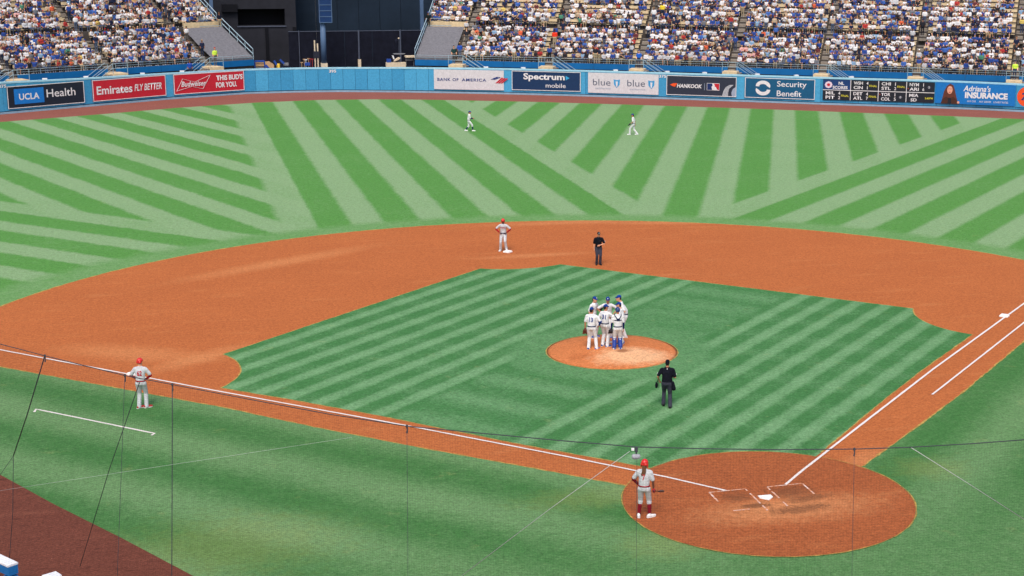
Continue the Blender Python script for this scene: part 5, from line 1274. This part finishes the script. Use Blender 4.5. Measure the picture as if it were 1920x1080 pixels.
mb = MB(); ell_loft(mb, [(nk+Vector((0, .07, -.04)), .15, .07), (ch+Vector((0, .07, 0)), .17, .09), (J['pel']+Vector((0, .07, .1)), .15, .09)]); link('chest_protector', remesh(mb, .018, 2), M_GUARD, ca)
for q in (1, -1):
    k_, a_ = J['KN'][q], J['ANK'][q]; mb = MB()
    tub(mb, k_+Vector((0, .03, .05)), k_+Vector((0, .02, -.06)), .088, .092); tub(mb, k_+Vector((0, .006, -.06)), a_+Vector((0, .006, .05)), .094, .09); tub(mb, a_+Vector((0, .06, .0)), a_+Vector((0, .11, -.02)), .05, .045)
    link('shin_guard', remesh(mb, .016, 2), M_GUARD, ca)
    for f_ in (.12, .4, .68):
        c_ = k_.lerp(a_, f_); mb = MB(); mb.tube([c_+Vector((.085*math.cos(t), .085*math.sin(t)+.005, 0)) for t in [math.pi*(1+j/8) for j in range(9)]], .017, 6); mb.build('guard_strap', M_GUARD, ca)
# ---------------------------------------------------------------- netting ropes between the seats and the field
M_ROPE = mat('dark_net_rope', srgb(66, 68, 74), .9, .15, .3, 40); M_WIRE = mat('pale_wire', srgb(176, 178, 176), .6, .3, .1, 20); M_FUZZ = mat('grey_foam', srgb(150, 152, 158), .95, .1, .2, 30)
ZN = 9.5
def NP(px, py, z=ZN): return G(px, py, z)
cpx = [(-60, 632), (0, 645), (84, 667), (160, 686), (234, 704), (323, 721), (480, 751), (620, 777), (763, 799), (900, 812), (1050, 826), (1193, 838), (1330, 841.5), (1460, 843), (1602, 842), (1708, 838.5), (1820, 832), (1980, 820)]
def rope(name, pts, r, m_, label, cat='rope', smooth=True):
    c = Vector(pts[0]); e = MB(); e.tube([Vector(p)-c for p in pts], r, 7); o = e.build(name, m_, None, c, smooth); return tag(o, label, cat)
rope('net_cable', [NP(*q) for q in cpx], .0085, M_ROPE, 'dark cable along the top of the safety net across the picture', 'cable')
def drop(px, py, px2, py2, lab, r):
    a = NP(px, py); rg = math.hypot(a.x-CP[0], a.y-CP[1])-.4            # hangs almost plumb from the cable
    d = FA+RA*((px2-CX)/FPX)+UA*((CY-py2)/FPX); b = Vector(CP)+d*(rg/math.hypot(d.x, d.y))
    return rope('net_rope', [a.lerp(b, k/6)+Vector((0, 0, -.02*math.sin(math.pi*k/6))) for k in range(7)], r, M_ROPE, lab)
drop(323, 721, 322, 1100, 'dark upright net rope just right of the third base coach', .0085)
drop(763, 799, 765, 1100, 'faint upright net rope left of centre', .004); drop(234, 704, 219, 1100, 'thin upright net rope just left of the third base coach', .0048)
drop(1194, 838, 1193, 1100, 'faint upright net rope passing the hitter', .0028); drop(1602, 843, 1597, 1090, 'faint upright net rope over the home plate clay', .0036)
# knots where ropes meet the cable
for px, py, lab in ((84, 667, 'leftmost'), (234, 704, 'second'), (323, 721, 'third'), (763, 799, 'fourth'), (1602, 842, 'rightmost')):
    p = NP(px, py); mb = MB(); mb.ball((0, 0, 0), (.022, .022, .028), 8, 6); mb.tube([(0, 0, -.015), (.006, 0, -.06), (-.003, 0, -.12)], [.014, .011, .015], 6); o = mb.build('rope_knot', M_ROPE, None, p); tag(o, lab+' dark knot from the left on the net cable', 'knot', 'knots on the net cable')
A_ = NP(84, 667); B_ = NP(25, 855, 4.6)
rope('net_rope', [A_, A_.lerp(B_, .5)+Vector((0, 0, -.05)), B_], .012, M_ROPE, 'thick slanting net rope at the far left edge')
rope('net_rope', [B_, NP(24, 960, 2.6), NP(14, 1100, .2)], .008, M_ROPE, 'upright rope below the slanting rope at far left'); rope('net_rope', [B_, NP(-10, 905, 3.6)], .006, M_ROPE, 'short rope branching off towards the left edge')
rope('net_rope', [NP(262, 716), NP(205, 880, 5.3), NP(150, 1062, 1.4)], .008, M_ROPE, 'slanting rope passing the third base coach downwards left')
rope('camera_wire', [NP(1181, 846, 9.4), NP(1030, 955, 8.1), NP(860, 1084, 6.6)], .005, M_WIRE, 'pale wire slanting down left from the hanging microphone', 'wire')
rope('camera_wire', [NP(1708, 839, 9.45), NP(1810, 903, 8.7), NP(1930, 980, 7.8)], .0055, M_WIRE, 'pale wire slanting down to the right edge', 'wire')
rope('camera_wire', [NP(660, 820, 9.0), NP(330, 870, 8.3), NP(-20, 923, 7.5)], .002, M_WIRE, 'thin pale wire crossing the left foul ground', 'wire')
# hanging microphone
p = NP(1193, 839); e = empty('hanging_microphone', p); tag(e, "grey foam microphone hanging from the cable above the hitter's helmet", 'microphone')
ax = (RA, Vector((FA.x, FA.y, 0)).normalized(), Vector((0, 0, 1)))
MB().box((0, 0, -.03), (.05, .05, .08), ax=ax).build('clamp', M_ROPE, e); MB().box(tuple(RA*-.055+Vector((0, 0, -.03))), (.045, .03, .035), ax=ax).build('junction_box', M_WHT, e)
MB().tube([(0, 0, -.05), (0, 0, -.13)], .010, 8).build('stem', M_ROPE, e)
mb = MB(); cap_seg(mb, RA*-.03+Vector((0, 0, -.155)), RA*.03+Vector((0, 0, -.150)), .046, .042, 12); mb.build('windshield', M_FUZZ, e, smooth=True)
# dugout rail at the bottom left corner
M_PADW = mat('rail_pad_white', (.74, .75, .78), .6, .3, .08, 5); M_PADB = mat('rail_pad_blue', srgb(20, 104, 170), .6, .3, .1, 5)
a = G(-40, 1028, 1.25); b = G(24, 1058, 1.25); d = (b-a).normalized()
e = empty('dugout_rail', (b.x, b.y, 0)); tag(e, 'blue padded dugout rail with white top in the bottom left corner', 'railing')
o_ = e.location
MB().bar(a-o_-Vector((0, 0, .02))-d*2, b-o_-Vector((0, 0, .02)), .30, .05).build('top_pad', M_PADW, e); MB().bar(a-o_-Vector((0, 0, .17))-d*2, b-o_-Vector((0, 0, .17)), .27, .25).build('rail_pad', M_PADB, e)
MB().box((0-d.x*.14, 0-d.y*.14, .455), (.26, .26, .90), math.atan2(d.y, d.x)).build('post_pad', M_PADB, e)
c = G(97, 1078, 1.0); e2 = empty('dugout_post', (c.x, c.y, 0)); tag(e2, 'white tip of a padded post at the bottom edge, near left', 'post')
MB().box((0, 0, .47), (.34, .30, .94), .5).build('post_pad', M_PADB, e2); MB().box((0, 0, .97), (.38, .34, .05), .5).build('post_cap', M_PADW, e2)

# the net itself: fine cords hung from the cable
M_CORD = mat('net_cord', srgb(44, 48, 50), .9, .1, .2, 30)
cab = [NP(*q) for q in cpx]; mb = MB(); SPC, RC = .045, .0007
def cord(a, b):
    d = (b-a).normalized(); u = d.cross(FA).normalized()*RC; v = d.cross(u).normalized()*RC
    ring = lambda p: [p+u, p-u*.5+v*.87, p-u*.5-v*.87]
    A, B = ring(a), ring(b); mb.add(A+B, [(0, 1, 4, 3), (1, 2, 5, 4), (2, 0, 3, 5)])
for a, b in zip(cab, cab[1:]):
    L = (b-a).length; n = int(L/SPC)
    for k in range(n):
        p = a.lerp(b, (k+.5)/n); cord(p, Vector((p.x, p.y, .8)))
    for k in range(1, int((ZN-.8)/SPC)): cord(a-Vector((0, 0, k*SPC)), b-Vector((0, 0, k*SPC)))
tag(mb.build('safety_net', M_CORD), 'fine dark safety netting hanging below the cable', 'net', kind='stuff')
bpy.data.scenes.remove(TMPS)
